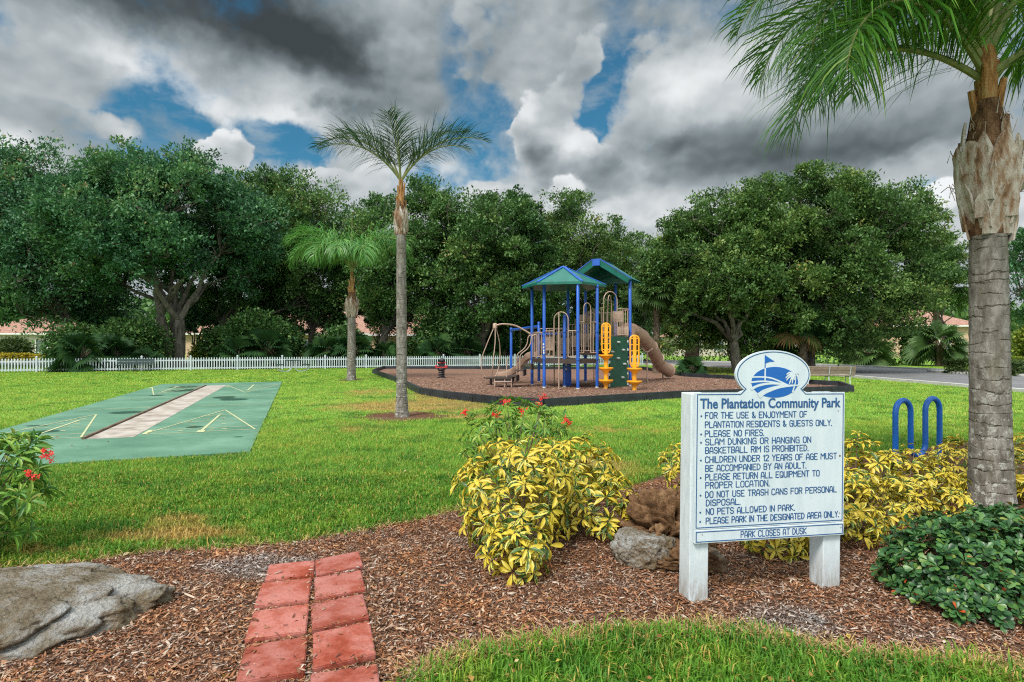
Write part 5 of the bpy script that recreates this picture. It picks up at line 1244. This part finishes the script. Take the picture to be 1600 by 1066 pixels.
# ------------------------------------------------------------------ red pavers
m, t = newmat('red_paver'); p = coords(t); oi = t.n.new('ShaderNodeObjectInfo').outputs['Random']; pv = t.vec('ADD', worldpos(t), t.vec('SCALE', (3.1, 5.3, 0.7), scale=oi))
a1 = t.noise(pv, 4.5, 5, .6); a2 = t.noise(pv, 60, 5, .7); c = t.ramp(a1, [(.34, (.235, .040, .018)), (.45, (.30, .072, .046)), (.54, (.36, .120, .092)), (.68, (.39, .150, .122))])
c = t.mix(1.0, c, t.ramp(a2, [(.3, .72), (.6, 1.1)]), 'MULTIPLY'); c = t.mix(1.0, c, t.ramp(oi, [(0, .88), (1, 1.12)]), 'MULTIPLY'); c = t.mix(t.smooth(t.noise(pv, 12, 6, .7), .62, .75, 0, .5), c, (.12, .05, .035))
setp(t, c, .72, .3, t.bump(a2, .35, .006))
PV = [((419, 883), (493, 873), (490, 899), (414, 907), 'deep red square paver at the far left corner of the path'), ((493, 874), (562, 857), (566, 887), (493, 896), 'pale red paver at the far right corner of the path, tilted up'),
      ((408, 909), (487, 903), (484, 938), (397, 947), 'second paver from the lawn in the left row of the path'), ((492, 902), (566, 888), (570, 921), (490, 937), 'second paver from the lawn in the right row of the path'),
      ((396, 952), (483, 943), (480, 986), (381, 999), 'third left paver, stained dark along its right side'), ((486, 941), (570, 924), (575, 965), (486, 985), 'third paver from the lawn in the right row of the path'),
      ((384, 1006), (481, 991), (477, 1049), (366, 1066), 'nearest whole left paver with a worn orange red face'), ((490, 987), (580, 970), (586, 1020), (486, 1046), 'fourth right paver with its thick front edge showing'),
      ((486, 1050), (588, 1034), (600, 1094), (480, 1112), 'right row paver cut by the bottom of the photo')]
g = np.random.default_rng(4)
for k, (a, b_, c_, d_, lab) in enumerate(PV):
    q = [G(*p, z=.05) for p in (a, b_, c_, d_)]; c0 = sum(q, Vector((0, 0, 0))) / 4; 
    ex = ((q[1] - q[0]) + (q[2] - q[3])).normalized(); ang = math.atan2(ex.y, ex.x); sx = ((q[1] - q[0]).length + (q[2] - q[3]).length) / 2; ey = ((q[0] - q[3]) + (q[1] - q[2])) / 2; sy = abs(ey.dot(Vector((-ex.y, ex.x, 0))))
    bm = bmesh.new(); bmesh.ops.create_cube(bm, size=1); bmesh.ops.scale(bm, vec=(sx * .985, sy * .985, .06), verts=bm.verts); bmesh.ops.bevel(bm, geom=bm.edges[:], offset=.006, segments=2, affect='EDGES')
    sk = ey.dot(ex) / max(sy, .1)
    for v in bm.verts: v.co.x += v.co.y * sk * .8
    me = bpy.data.meshes.new('paver'); bm.to_mesh(me); bm.free(); o = link('paver', me, 'red_paver')
    o.location = (c0.x, c0.y, .013 + g.uniform(0, .006)); o.rotation_euler = (g.normal(0, .012), g.normal(0, .012) + (-.02 if k == 1 else 0), ang)
    tag(o, lab, 'paver', 'red pavers of the short path')

cp = [[tuple(G(*p, z=.05)[:2]) for p in q[:4]] for q in PV]
Vc, Fc = chips(2600, (-2.2, -.5), (2.9, 4.8), lambda x, y: (sum(inpoly(x, y, q) & ((polydist(x, y, q) < .035) | (np.random.default_rng(3).random(x.shape) < .10)) for q in cp) > 0), .026, 21, z=lambda x, y: np.full(x.shape, .043))
tag(bulk('stray_mulch', Vc, Fc, 'bark_chip'), 'stray bark shreds strewn over the red pavers', 'mulch', kind='stuff')

# ------------------------------------------------------------------ blue bike rack
paint('rack_blue', (.006, .115, .46), .35)
q0, q1 = G(1399, 746), P(1468, 700, 8.25); q1.z = 0; dv = (q1 - q0); n_ = 3
pts = []; rr = dv.length / 6; dn = dv.normalized(); zt = 1.04 - rr
pts += [q0 + Vector((0, 0, -.03)), q0 + Vector((0, 0, .5)), q0 + Vector((0, 0, zt))]
for k in range(3):
    c = q0 + dn * rr * (2 * k + 1); up_ = k % 2 == 0; zc = zt if up_ else .42
    for a in np.linspace(math.pi, 0, 13): pts.append(c + dn * rr * math.cos(a) + Vector((0, 0, zc + (1 if up_ else -1) * rr * math.sin(a))))
pts += [q1 + Vector((0, 0, .5)), q1 + Vector((0, 0, -.03))]
BR = thing('bike_rack', 'bright blue wave shaped bike rack rising behind the yellow hedge', 'bike rack', tuple(q0))
b = MB(); b.tube(pts, .036, 14); b.build('tube', 'rack_blue', BR, smooth=True)
for q in (q0, q1):
    b = MB(); b.lathe((q.x, q.y, .0), [(.075, 0), (.075, .015), (.045, .02)], 14); b.build('flange', 'rack_blue', BR)

# ------------------------------------------------------------------ garden shrubs
LF = np.array([(0, 0, 0), (-.42, .32, .10), (0, .34, 0), (.42, .32, .10), (-.46, .66, .06), (0, .68, -.04), (.46, .66, .06), (0, 1, -.16)])
LF_T = [np.array([(0, 2, 1), (0, 3, 2), (4, 5, 7), (5, 6, 7)]), np.array([(1, 2, 5, 4), (2, 3, 6, 5)])]
LR = np.array([(0, 0, 0), (-.26, .34, .06), (0, .36, 0), (.26, .34, .06), (-.50, .70, .07), (0, .72, -.02), (.50, .70, .07), (-.34, .93, .0), (.34, .93, .0), (0, 1.0, -.08)])
LR_T = [np.array([(0, 2, 1), (0, 3, 2), (7, 5, 9), (5, 8, 9)]), np.array([(1, 2, 5, 4), (2, 3, 6, 5), (4, 5, 7, 7), (5, 6, 8, 8)][:2]), np.array([(4, 5, 7), (5, 6, 8)])]
ACR = np.array([.0, 1, 0, 1, 1, 0, 1, .8])
def variegated():
    m, t = newmat('variegated_leaf'); r = rnd(t); a = attr(t, 'across'); p = worldpos(t); n1 = t.noise(p, 60, 4, .6)
    k = t.math('SUBTRACT', t.math('MULTIPLY_ADD', t.math('SUBTRACT', n1, .5), 1.1, t.math('MULTIPLY', r, 1.15)), t.math('MULTIPLY', a, .45))
    yel = t.ramp(r, [(0, (.50, .40, .035)), (.5, (.66, .50, .050)), (.85, (.60, .56, .12)), (1, (.36, .44, .06))]); grn = t.ramp(n1, [(.3, (.020, .065, .012)), (.7, (.075, .15, .022))])
    setp(t, t.mix(t.smooth(k, .56, .68), yel, grn), .38, .45)
    tr = t.n.new('ShaderNodeBsdfTranslucent'); t.put(tr.inputs[0], t.mix(t.smooth(k, .62, .72), yel, grn)); mx = t.n.new('ShaderNodeMixShader'); mx.inputs[0].default_value = .22
    t.l.new(t.b.outputs[0], mx.inputs[1]); t.l.new(tr.outputs[0], mx.inputs[2]); t.l.new(mx.outputs[0], t.out.inputs[0])
variegated()
leafmat('glossy_leaf', [(0, (.014, .050, .016)), (.4, (.034, .108, .030)), (.75, (.066, .165, .042)), (.94, (.11, .21, .04)), (.988, (.20, .24, .05)), (.994, (.42, .10, .02)), (1, (.45, .07, .02))], .36, .42, .15, .0)
leafmat('jatropha_leaf', [(0, (.045, .14, .024)), (.4, (.11, .27, .036)), (.8, (.22, .39, .05)), (1, (.40, .44, .09))], .42, .4, .28)
leafmat('red_petal', [(0, (.55, .020, .022)), (1, (.75, .055, .030))], .5, .3, .2)
plain('twig_bark', [(.3, (.09, .065, .045)), (.7, (.22, .165, .12))], 20, .85, .2, .4, 60)
def rosettes(c, ax, nl, L, W, spread, g, jit=.25, tilt=.12, round_=False):
    """nl leaves radiating round every axis; spread = angle from the axis"""
    N = len(c); ref = unit(g.normal(0, 1, (N, 3))); u = unit(np.cross(ax, ref)); v = np.cross(ax, u)
    ph = np.arange(nl)[None] * 2 * np.pi / nl + g.uniform(0, 6.28, (N, 1)) + g.normal(0, jit, (N, nl)); sp = spread + g.normal(0, jit * .8, (N, nl))
    rad = u[:, None] * np.cos(ph)[..., None] + v[:, None] * np.sin(ph)[..., None]
    d = ax[:, None] * np.cos(sp)[..., None] + rad * np.sin(sp)[..., None]; n = ax[:, None] * np.sin(sp)[..., None] - rad * np.cos(sp)[..., None] + g.normal(0, tilt, (N, nl, 3))
    ll = (L[:, None] if hasattr(L, '__len__') else L) * g.uniform(.72, 1.18, (N, nl)); pos = c[:, None] + d * (ll * .12)[..., None]
    d, n, pos, ll = d.reshape(-1, 3), n.reshape(-1, 3), pos.reshape(-1, 3), ll.ravel()
    d[:, 2] -= .10; d = unit(d)
    return scatter(LR if round_ else LF, LR_T if round_ else LF_T, pos, d, n, ll * W, ll, ll)
def shell(lobes, N, g, inner=.25):
    """points over the outside of a heap of ellipsoids, and some within"""
    w_ = np.array([l[3] * l[4] for l in lobes]); k = g.choice(len(lobes), N * 4, p=w_ / w_.sum()); dv = unit(g.normal(0, 1, (N * 4, 3))); Lb = np.array(lobes)
    r = np.where(g.random(N * 4) < inner, g.uniform(.45, .85, N * 4), np.where(g.random(N * 4) < .12, g.uniform(1.02, 1.20, N * 4), g.uniform(.86, 1.03, N * 4))); p = Lb[k, :3] + dv * Lb[k, 3:6] * r[:, None]
    ok = p[:, 2] > .05
    for q in range(len(lobes)):
        e = (((p - Lb[q, :3]) / Lb[q, 3:6]) ** 2).sum(1); ok &= (e > .62) | (k == q)
    p, dv = p[ok][:N], dv[ok][:N]; return p, dv
def shrub(name, label, lobes, N, nl, L, W, spread, mat, seed, upb=.7, stems=12, stem_r=.008, root=None, cat='shrub', group=None, inner=.25, round_=False):
    g = np.random.default_rng(seed); c, dv = shell(lobes, N, g, inner); ax = unit(dv + np.array([0, 0, upb]) + g.normal(0, .22, dv.shape))
    L0 = np.array(lobes); rx, ry = root if root else (L0[:, 0].mean(), L0[:, 1].mean())
    t = thing(name, label, cat, (rx, ry, 0), group)
    V, F = rosettes(c, ax, nl, L * g.uniform(.62, 1.12, len(c)), W, spread, g, round_=round_); o = bulk('foliage', V, F, mat, t, smooth=True, attrs=None if round_ else {'across': np.tile(ACR, len(c) * nl)})
    b = MB()
    for k in g.choice(len(c), min(len(c), stems), replace=False):
        s = Vector((rx + g.normal(0, .07), ry + g.normal(0, .07), -.03)); e = Vector(c[k]); b.tube([s, s.lerp(e, .45) + Vector((g.normal(0, .03), g.normal(0, .03), .05)), e - Vector(ax[k]) * .01], [stem_r, stem_r * .7, stem_r * .4], 5)
    b.build('stem', 'twig_bark', t); return t, c, ax
def Lb(px, py, d, rx, ry, dy=None):          # an ellipsoid seen at px,py with pixel radii, at depth d
    p = P(px, py, d); return (p.x, p.y, p.z, rx / F_PX * d, (dy or rx / F_PX * d), ry / F_PX * d)
A = [Lb(775, 760, 5.15, 62, 70), Lb(838, 740, 5.1, 62, 60), Lb(820, 815, 4.75, 58, 70), Lb(812, 862, 4.45, 48, 46), Lb(770, 820, 4.95, 40, 50)]
shrub('variegated_shrub', 'large yellow variegated bush in front, its leaves drooping onto the mulch', A, 255, 8, .112, .31, 1.6, 'variegated_leaf', 2, .75, 30, root=(.08, 4.9), group='yellow variegated bushes')
B = [Lb(905, 735, 5.7, 58, 52), Lb(930, 790, 5.35, 58, 52), Lb(870, 765, 5.5, 40, 50), Lb(945, 830, 5.2, 34, 34), Lb(900, 810, 5.3, 40, 44)]
shrub('variegated_shrub', 'yellow variegated bush beside the small limestone rock', B, 210, 8, .110, .31, 1.6, 'variegated_leaf', 3, .75, 26, root=(.72, 5.4), group='yellow variegated bushes')
H1 = [Lb(1075, 740, 6.3, 30, 40), Lb(1055, 722, 6.4, 22, 24)]
shrub('variegated_shrub', 'yellow variegated bush peeping out beyond the left edge of the sign', H1, 60, 8, .09, .31, 1.5, 'variegated_leaf', 4, .75, 12, group='yellow variegated bushes')
H2 = [Lb(1345, 735, 5.6, 52, 50), Lb(1330, 790, 5.2, 50, 55), Lb(1375, 800, 5.3, 48, 48), Lb(1300, 800, 5.2, 40, 50)]
shrub('variegated_shrub', 'yellow variegated bush pressed against the right edge of the sign', H2, 240, 8, .094, .31, 1.5, 'variegated_leaf', 5, .75, 26, group='yellow variegated bushes')
H3 = [Lb(1425, 745, 6.3, 56, 44), Lb(1410, 790, 5.9, 44, 40), Lb(1460, 780, 6.0, 44, 38)]
shrub('variegated_shrub', 'yellow variegated bush in front of the blue bike rack', H3, 210, 8, .094, .31, 1.5, 'variegated_leaf', 6, .75, 22, group='yellow variegated bushes')
H4 = [Lb(1495, 730, 7.0, 44, 40), Lb(1500, 780, 6.6, 36, 36)]
shrub('variegated_shrub', 'yellow variegated bush left of the near palm trunk', H4, 150, 8, .094, .31, 1.5, 'variegated_leaf', 7, .75, 18, group='yellow variegated bushes')
H5 = [Lb(1610, 735, 6.6, 40, 44), Lb(1650, 770, 6.4, 50, 46), Lb(1605, 700, 7.2, 26, 20)]
shrub('variegated_shrub', 'yellow variegated bush right of the near palm trunk', H5, 160, 8, .094, .31, 1.5, 'variegated_leaf', 8, .75, 18, group='yellow variegated bushes')
H6 = [Lb(1205, 835, 5.0, 56, 26), Lb(1240, 820, 5.1, 40, 26), Lb(1170, 800, 5.4, 40, 60), Lb(1250, 780, 5.3, 50, 60)]
shrub('variegated_shrub', 'yellow variegated bush behind the sign board, showing below it', H6, 190, 8, .098, .31, 1.5, 'variegated_leaf', 9, .6, 18, group='yellow variegated bushes')
# glossy low shrub at the lower right
K = [Lb(1490, 900, 4.15, 88, 88, .38), Lb(1560, 880, 4.3, 80, 75, .40), Lb(1440, 905, 4.2, 56, 62), Lb(1530, 945, 3.9, 70, 56, .3), Lb(1610, 930, 4.0, 70, 70), Lb(1490, 955, 3.85, 50, 40, .2), Lb(1590, 835, 4.6, 60, 34)]
shrub('glossy_shrub', 'dense low dark green shrub with a few orange leaves at the foot of the palm', K, 1250, 7, .060, .60, 1.05, 'glossy_leaf', 12, .8, 50, .006, root=(3.1, 4.15), round_=True)
# red flowering jatrophas
def jatropha(label, lobes, N, seed, root, L, flowers, nst):
    t, c, ax = shrub('flowering_shrub', label, lobes, N, 11, L, .22, 1.25, 'jatropha_leaf', seed, .9, nst, .009, root=root, group='red flowering shrubs', inner=.3)
    g = np.random.default_rng(seed + 50)
    for f in flowers:
        cc = np.array(f)[None] + g.normal(0, .022, (9, 3)); a = unit(g.normal(0, .5, (9, 3)) + [0, -.35, .8]); V, F = rosettes(cc, a, 5, .024, .62, 1.25, g); bulk('flower', V, F, 'red_petal', t)
J = [Lb(835, 660, 6.1, 52, 34), Lb(760, 675, 6.0, 40, 28), Lb(800, 650, 6.2, 46, 26), Lb(865, 665, 6.0, 20, 26), Lb(735, 710, 5.9, 12, 10)]
jatropha('red flowering shrub with bare stems behind the large yellow bush', J, 84, 21, (.05, 6.05), .09, [P(726, 645, 5.85), P(775, 647, 5.85), P(792, 627, 6.1), P(816, 641, 5.8), P(839, 632, 6.0), P(887, 657, 5.9), P(848, 620, 6.2)], 34)
J2 = [Lb(5, 735, 4.9, 62, 52), Lb(-40, 770, 4.9, 80, 80), Lb(22, 785, 4.8, 40, 50), Lb(34, 700, 5.0, 34, 20)]
jatropha('red flowering shrub with broad bright leaves entering at the left', J2, 110, 23, (-4.75, 5.0), .15, [P(72, 706, 4.8), P(48, 743, 4.75), P(-30, 700, 4.8), P(78, 712, 4.85)], 24)

# ------------------------------------------------------------------ queen palms
leafmat('palm_leaf', [(0, (.020, .080, .020)), (.4, (.045, .150, .028)), (.8, (.095, .230, .035)), (1, (.17, .27, .05))], .4, .45, .32)
leafmat('palm_leaf_bright', [(0, (.045, .16, .03)), (.4, (.085, .25, .045)), (.8, (.15, .34, .06)), (1, (.24, .38, .08))], .4, .4, .32)
leafmat('palm_leaf_near', [(0, (.030, .115, .014)), (.4, (.062, .195, .020)), (.8, (.120, .290, .030)), (1, (.22, .34, .05))], .38, .45, .32)
leafmat('palm_leaf_dark', [(0, (.014, .045, .020)), (.5, (.030, .085, .030)), (1, (.075, .13, .045))], .45, .4, .25)
m, t = newmat('palm_trunk'); p = coords(t); z = t.xyz(p)[2]; n0 = t.noise(p, 4, 5, .6); n1 = t.noise(t.vec('MULTIPLY', p, (1, 1, .35)), 14, 7, .7)
zz = t.math('ADD', t.math('MULTIPLY_ADD', t.math('SUBTRACT', n0, .5), .16, z), t.math('MULTIPLY', t.noise(t.vec('MULTIPLY', p, (.2, .2, 1)), 3.1, 3, .7), .35))
ring = t.math('FRACT', t.math('MULTIPLY', zz, 8.0)); ringm = t.math('MULTIPLY', t.smooth(ring, .0, .16), t.smooth(ring, 1.0, .9))
n5 = t.noise(p, 7, 5, .6); ringm = t.math('SUBTRACT', 1.0, t.math('MULTIPLY', t.math('SUBTRACT', 1.0, ringm), t.smooth(n5, .40, .62)))
c = t.ramp(n1, [(.3, (.08, .068, .055)), (.5, (.18, .16, .14)), (.68, (.31, .285, .255))]); c = t.mix(t.math('MULTIPLY', t.math('SUBTRACT', 1.0, ringm), .46), c, (.085, .065, .05))
lich = t.math('MULTIPLY', t.smooth(t.noise(p, 11, 8, .75), .53, .60), t.smooth(z, 2.4, .3)); c = t.mix(t.math('MULTIPLY', lich, .7), c, (.52, .53, .48))
c = t.mix(t.math('MULTIPLY', t.smooth(t.noise(t.vec('MULTIPLY', p, (1, 1, .2)), 6, 4), .5, .7), .55), c, (.11, .10, .06))
setp(t, c, .9, .12, t.bump(t.math('ADD', t.math('MULTIPLY', ringm, .6), t.math('MULTIPLY', n1, .9)), 1.0, .025))
m, t = newmat('boot_fibre'); p = coords(t); n1 = t.noise(t.vec('MULTIPLY', p, (2, 2, .55)), 4.5, 8, .68); c = t.ramp(n1, [(.32, (.10, .05, .028)), (.43, (.25, .15, .09)), (.52, (.38, .31, .25)), (.66, (.54, .50, .45))]); setp(t, c, .9, .12, t.bump(n1, 1.0, .03))
plain('brown_fibre', [(.3, (.05, .026, .014)), (.5, (.15, .078, .040)), (.7, (.27, .155, .085))], 7, .95, .1, 1.0, 40, stretch=(3, 3, .8))
m, t = newmat('young_boot'); p = coords(t); n1 = t.noise(t.vec('MULTIPLY', p, (3, 3, .6)), 7, 6, .65); c = t.ramp(n1, [(.3, (.13, .055, .02)), (.5, (.36, .165, .055)), (.62, (.40, .27, .13)), (.75, (.26, .27, .10))]); setp(t, c, .8, .2, t.bump(n1, 1.0, .02))
plain('petiole', [(.3, (.12, .15, .05)), (.6, (.24, .25, .09)), (.8, (.30, .22, .10))], 6, .6, .3, stretch=(2, 2, .5))
def frond(t, base, az, el0, L, droop, ll, n, wd, seed, mat, plum=.5, r0=.03, bare=.16, hang=.9, name='frond'):
    """a feather leaf: arching midrib, two ranks of long hanging leaflets"""
    g = np.random.default_rng(seed); ns = 26; pts = [np.array(base, float)]; el = R(el0); azr = R(az)
    for k in range(ns):
        f = k / ns; e = el - R(droop) * f ** 1.35; pts.append(pts[-1] + np.array([math.cos(azr) * math.cos(e), math.sin(azr) * math.cos(e), math.sin(e)]) * L / ns)
    pts = np.array(pts); acc_v, f4, f3 = [], [], []
    b = MB(); b.tube([Vector(p) for p in pts], [r0 * (1 - .9 * k / ns) + .002 for k in range(ns + 1)], 6)
    for k in range(n):
        f = bare + (1 - bare) * (k + g.random() * .6) / n; i = min(int(f * ns), ns - 1); o = pts[i] + (pts[i + 1] - pts[i]) * (f * ns - i); fw = unit(pts[i + 1] - pts[i]); sd_ = unit(np.cross(fw, [0, 0, 1.0])); up_ = np.cross(sd_, fw)
        pr = math.sin(math.pi * min(1, .18 + .80 * f)) ** .6
        for s in (-1, 1):
            ln = ll * pr * g.uniform(.75, 1.15); a = g.normal(0, plum) + .15; d = sd_ * s * math.cos(a) + up_ * math.sin(a); d = unit(d * .85 + fw * (.45 + .5 * f))
            q = len(acc_v); p = o.copy(); dd = d.copy(); wv = wd * g.uniform(.8, 1.2); row = []
            for e in range(4):
                w_ = wv * (.55, 1.0, .8, 0)[e]; nn = unit(np.cross(dd, fw * .6 + up_ * .8)); row.append((p - nn * w_ / 2, p + nn * w_ / 2)); p = p + dd * ln / 3; dd = unit(dd + np.array([0, 0, -hang * (.28 + .30 * e)]))
            for e in range(3): acc_v += list(row[e])
            acc_v.append(row[3][0]); f4 += [(q, q + 1, q + 3, q + 2), (q + 2, q + 3, q + 5, q + 4)]; f3.append((q + 4, q + 5, q + 6))
    o = bulk(name, acc_v, [np.array(f4), np.array(f3)], mat, t); b.build('midrib', 'petiole', o); return o
def queen_palm(label, loc, prof, boots, shaft, fr, mat, ll, n, wd, seed, plum=.5, lean=(0, 0), hang=.9, r0=.03, spear=None):
    x, y = loc[0], loc[1]; t = thing('queen_palm', label, 'palm', (x, y, 0), 'queen palms on the lawn'); g = np.random.default_rng(seed)
    X = lambda z: (x + lean[0] * z, y + lean[1] * z, z)
    zs = np.linspace(-.06, prof[-1][0], 70); rs = np.interp(zs, [p[0] for p in prof], [p[1] for p in prof])
    rs = rs * (1 + .012 * np.sin(zs * 53.4) + .015 * g.normal(0, .5, 70))
    b = MB(); b.tube([X(z) for z in zs], list(rs), 20); b.build('trunk', 'palm_trunk', t, smooth=True)
    # old leaf bases wrapped round the top of the trunk
    (z0, z1, rb, rt) = boots; b = MB(); rtr = prof[-1][1]
    core = lambda z: float(np.interp((z - z0) / (z1 - z0), [0, .16, .40, .56, .78, 1], [rtr * 1.0, rtr + (rb - rtr) * .40, rb, rb * .96, rt + (rb - rt) * .35, rt]))
    zz_ = np.linspace(z0, z1, 18); b.tube([X(z) for z in zz_], [core(z) * .985 for z in zz_], 16); b.build('fibre_sheath', 'brown_fibre', t, smooth=True); b = MB()
    nb_ = 24
    for k in range(nb_):
        a = k * 2.399 + g.uniform(-.2, .2); f = k / nb_; z = z0 + (z1 - z0) * (f * .56 - .02); L_ = (z1 - z0) * g.uniform(.34, .54) * (1 - .35 * f); r_ = core(z + L_ * .4); wv = r_ * g.uniform(.6, .95) * (1 - .45 * f)
        ca, sa = math.cos(a), math.sin(a); us = (0, .3, .65, 1.0); fl = g.uniform(.05, .30) * (1.4 if g.random() < .3 else .6); off = (.96, 1.02, 1.05 + fl * .25, 1.06 + fl)
        V = []
        for e, u in enumerate(us):
            w_ = wv * (.95, 1.0, .72, .22)[e]; jag = g.normal(0, .06) * (u > .6); rz_ = max(core(z + L_ * u * .8), core(z + L_ * .4) * .8 if u > .5 else 0)
            for s in (-1, 0, 1): q = X(z + L_ * u + jag * s); rad = rz_ * off[e] * (1 - .08 * abs(s)); V.append((q[0] + ca * rad - sa * s * w_, q[1] + sa * rad + ca * s * w_, q[2]))
        V2 = [(p_[0] - ca * r_ * .10, p_[1] - sa * r_ * .10, p_[2] - .01) for p_ in V]; m_ = 12
        fs = []
        for e in range(3):
            for s in range(2): i0 = e * 3 + s; fs += [(i0, i0 + 1, i0 + 4, i0 + 3), (m_ + i0 + 3, m_ + i0 + 4, m_ + i0 + 1, m_ + i0)]
        for e in range(3): fs += [(e * 3, e * 3 + 3, m_ + e * 3 + 3, m_ + e * 3), (e * 3 + 5, e * 3 + 2, m_ + e * 3 + 2, m_ + e * 3 + 5)]
        fs += [(9, 10, m_ + 10, m_ + 9), (10, 11, m_ + 11, m_ + 10)]
        b.add(V + V2, fs)
    for k in range(40):                     # loose fibres
        a = g.uniform(0, 6.28); z = g.uniform(z0 + (z1 - z0) * .3, z1); r_ = core(z) * 1.03; q = X(z); o_ = Vector((q[0] + math.cos(a) * r_, q[1] + math.sin(a) * r_, z)); b.tube([o_, o_ + Vector((math.cos(a) * r_ * .25, math.sin(a) * r_ * .25, g.normal(.03, .06))), o_ + Vector((math.cos(a) * r_ * .35 + g.normal(0, .03), math.sin(a) * r_ * .35, g.normal(0, .1)))], .004, 4)
    b.build('leaf_bases', 'boot_fibre', t, smooth=True)
    (s0, s1, r_a, r_b) = shaft; b = MB(); zz_ = np.linspace(s0, s1, 9); b.tube([X(z) for z in zz_], [r_a + (r_b - r_a) * k / 8 + .006 * math.sin(k * 2.1) for k in range(9)], 12)
    for k in range(6):
        a = k * 2.399 + .6; z = s0 + (s1 - s0) * (.02 + .09 * k); q = X(z); r_ = r_a * (1.0 - .05 * k); b.tube([(q[0] + math.cos(a) * r_ * .7, q[1] + math.sin(a) * r_ * .7, z - .1), (q[0] + math.cos(a) * r_ * 1.05, q[1] + math.sin(a) * r_ * 1.05, z + .12), (q[0] + math.cos(a) * r_ * 1.5, q[1] + math.sin(a) * r_ * 1.5, z + .34)], [r_ * .5, r_ * .42, r_ * .28], 8)
    b.build('crownshaft', 'young_boot', t, smooth=True)
    tp = X(s1 - .05)
    for k, (az, el, L, dr, *rest) in enumerate(fr):
        dz = rest[0] if rest else 0; frond(t, (tp[0] + .03 * math.cos(R(az)), tp[1] + .03 * math.sin(R(az)), tp[2] + dz), az, el, L, dr, ll, n, wd, seed * 40 + k, mat, plum, r0, hang=hang, bare=.16 if not dz else .10)
    if spear: b = MB(); b.tube([X(s1 - .2), X(s1 + spear * .5), X(s1 + spear)], [.03, .022, .004], 6); b.build('spear_leaf', 'petiole', t)
    return t
c = PALM1
queen_palm('tall slim queen palm alone on the lawn with wind swept feathery top', (c.x, c.y), [(-.06, .20), (.12, .165), (.6, .135), (2.5, .13), (4.7, .115)], (4.55, 5.4, .165, .085), (5.1, 6.0, .085, .05),
    [(181, 62, 2.65, 104), (200, 52, 2.2, 90), (160, 70, 2.4, 80), (-3, 56, 2.6, 84), (-20, 50, 2.1, 84), (22, 68, 2.4, 70), (120, 84, 2.2, 26), (255, 80, 1.6, 40)], 'palm_leaf_dark', .85, 74, .016, 3, .60, (-.004, 0), .62, .026)
c = PALM2
queen_palm('short queen palm with bright green mop of drooping fronds near the fence', (c.x, c.y), [(-.06, .26), (.3, .22), (2.0, .20), (3.4, .20)], (3.2, 4.5, .33, .15), (4.3, 5.6, .14, .06),
    [(178, 78, 4.6, 132), (196, 72, 4.3, 130), (162, 70, 4.2, 134), (212, 66, 3.8, 140), (146, 68, 3.8, 140), (184, 64, 4.0, 150), (240, 68, 3.4, 150), (2, 76, 4.4, 132), (-18, 70, 4.2, 134), (20, 68, 4.0, 140), (8, 62, 3.7, 150), (300, 66, 3.4, 150), (90, 72, 3.8, 140), (268, 74, 3.2, 150)], 'palm_leaf_bright', 1.5, 74, .036, 5, .6, (.004, 0), 2.0, .034, 3.4)
queen_palm('near queen palm with thick ringed trunk and shaggy grey leaf bases', (5.16, 6.2), [(-.06, .235), (.25, .205), (.9, .185), (2.2, .172), (3.1, .165)], (2.93, 4.42, .265, .12), (4.1, 5.0, .11, .085),
    [(207, 68, 4.9, 146), (192, 76, 3.5, 158), (178, 74, 3.3, 150), (226, 76, 3.5, 160), (110, 70, 3.0, 155), (322, 70, 3.3, 150), (342, 70, 3.4, 150), (6, 70, 3.5, 146), (40, 70, 3.4, 140), (90, 70, 3.3, 140), (132, 72, 3.4, 150), (160, 74, 3.5, 150), (200, 86, 3.4, 150), (330, 84, 3.4, 140), (203, 42, 2.7, 128, -.25), (178, 34, 2.5, 118, -.3), (192, 52, 2.8, 140, -.1), (345, 38, 2.6, 122, -.25), (8, 40, 2.7, 122, -.3)], 'palm_leaf_near', 1.35, 104, .0205, 7, .42, (-.012, 0), 1.25, .036)
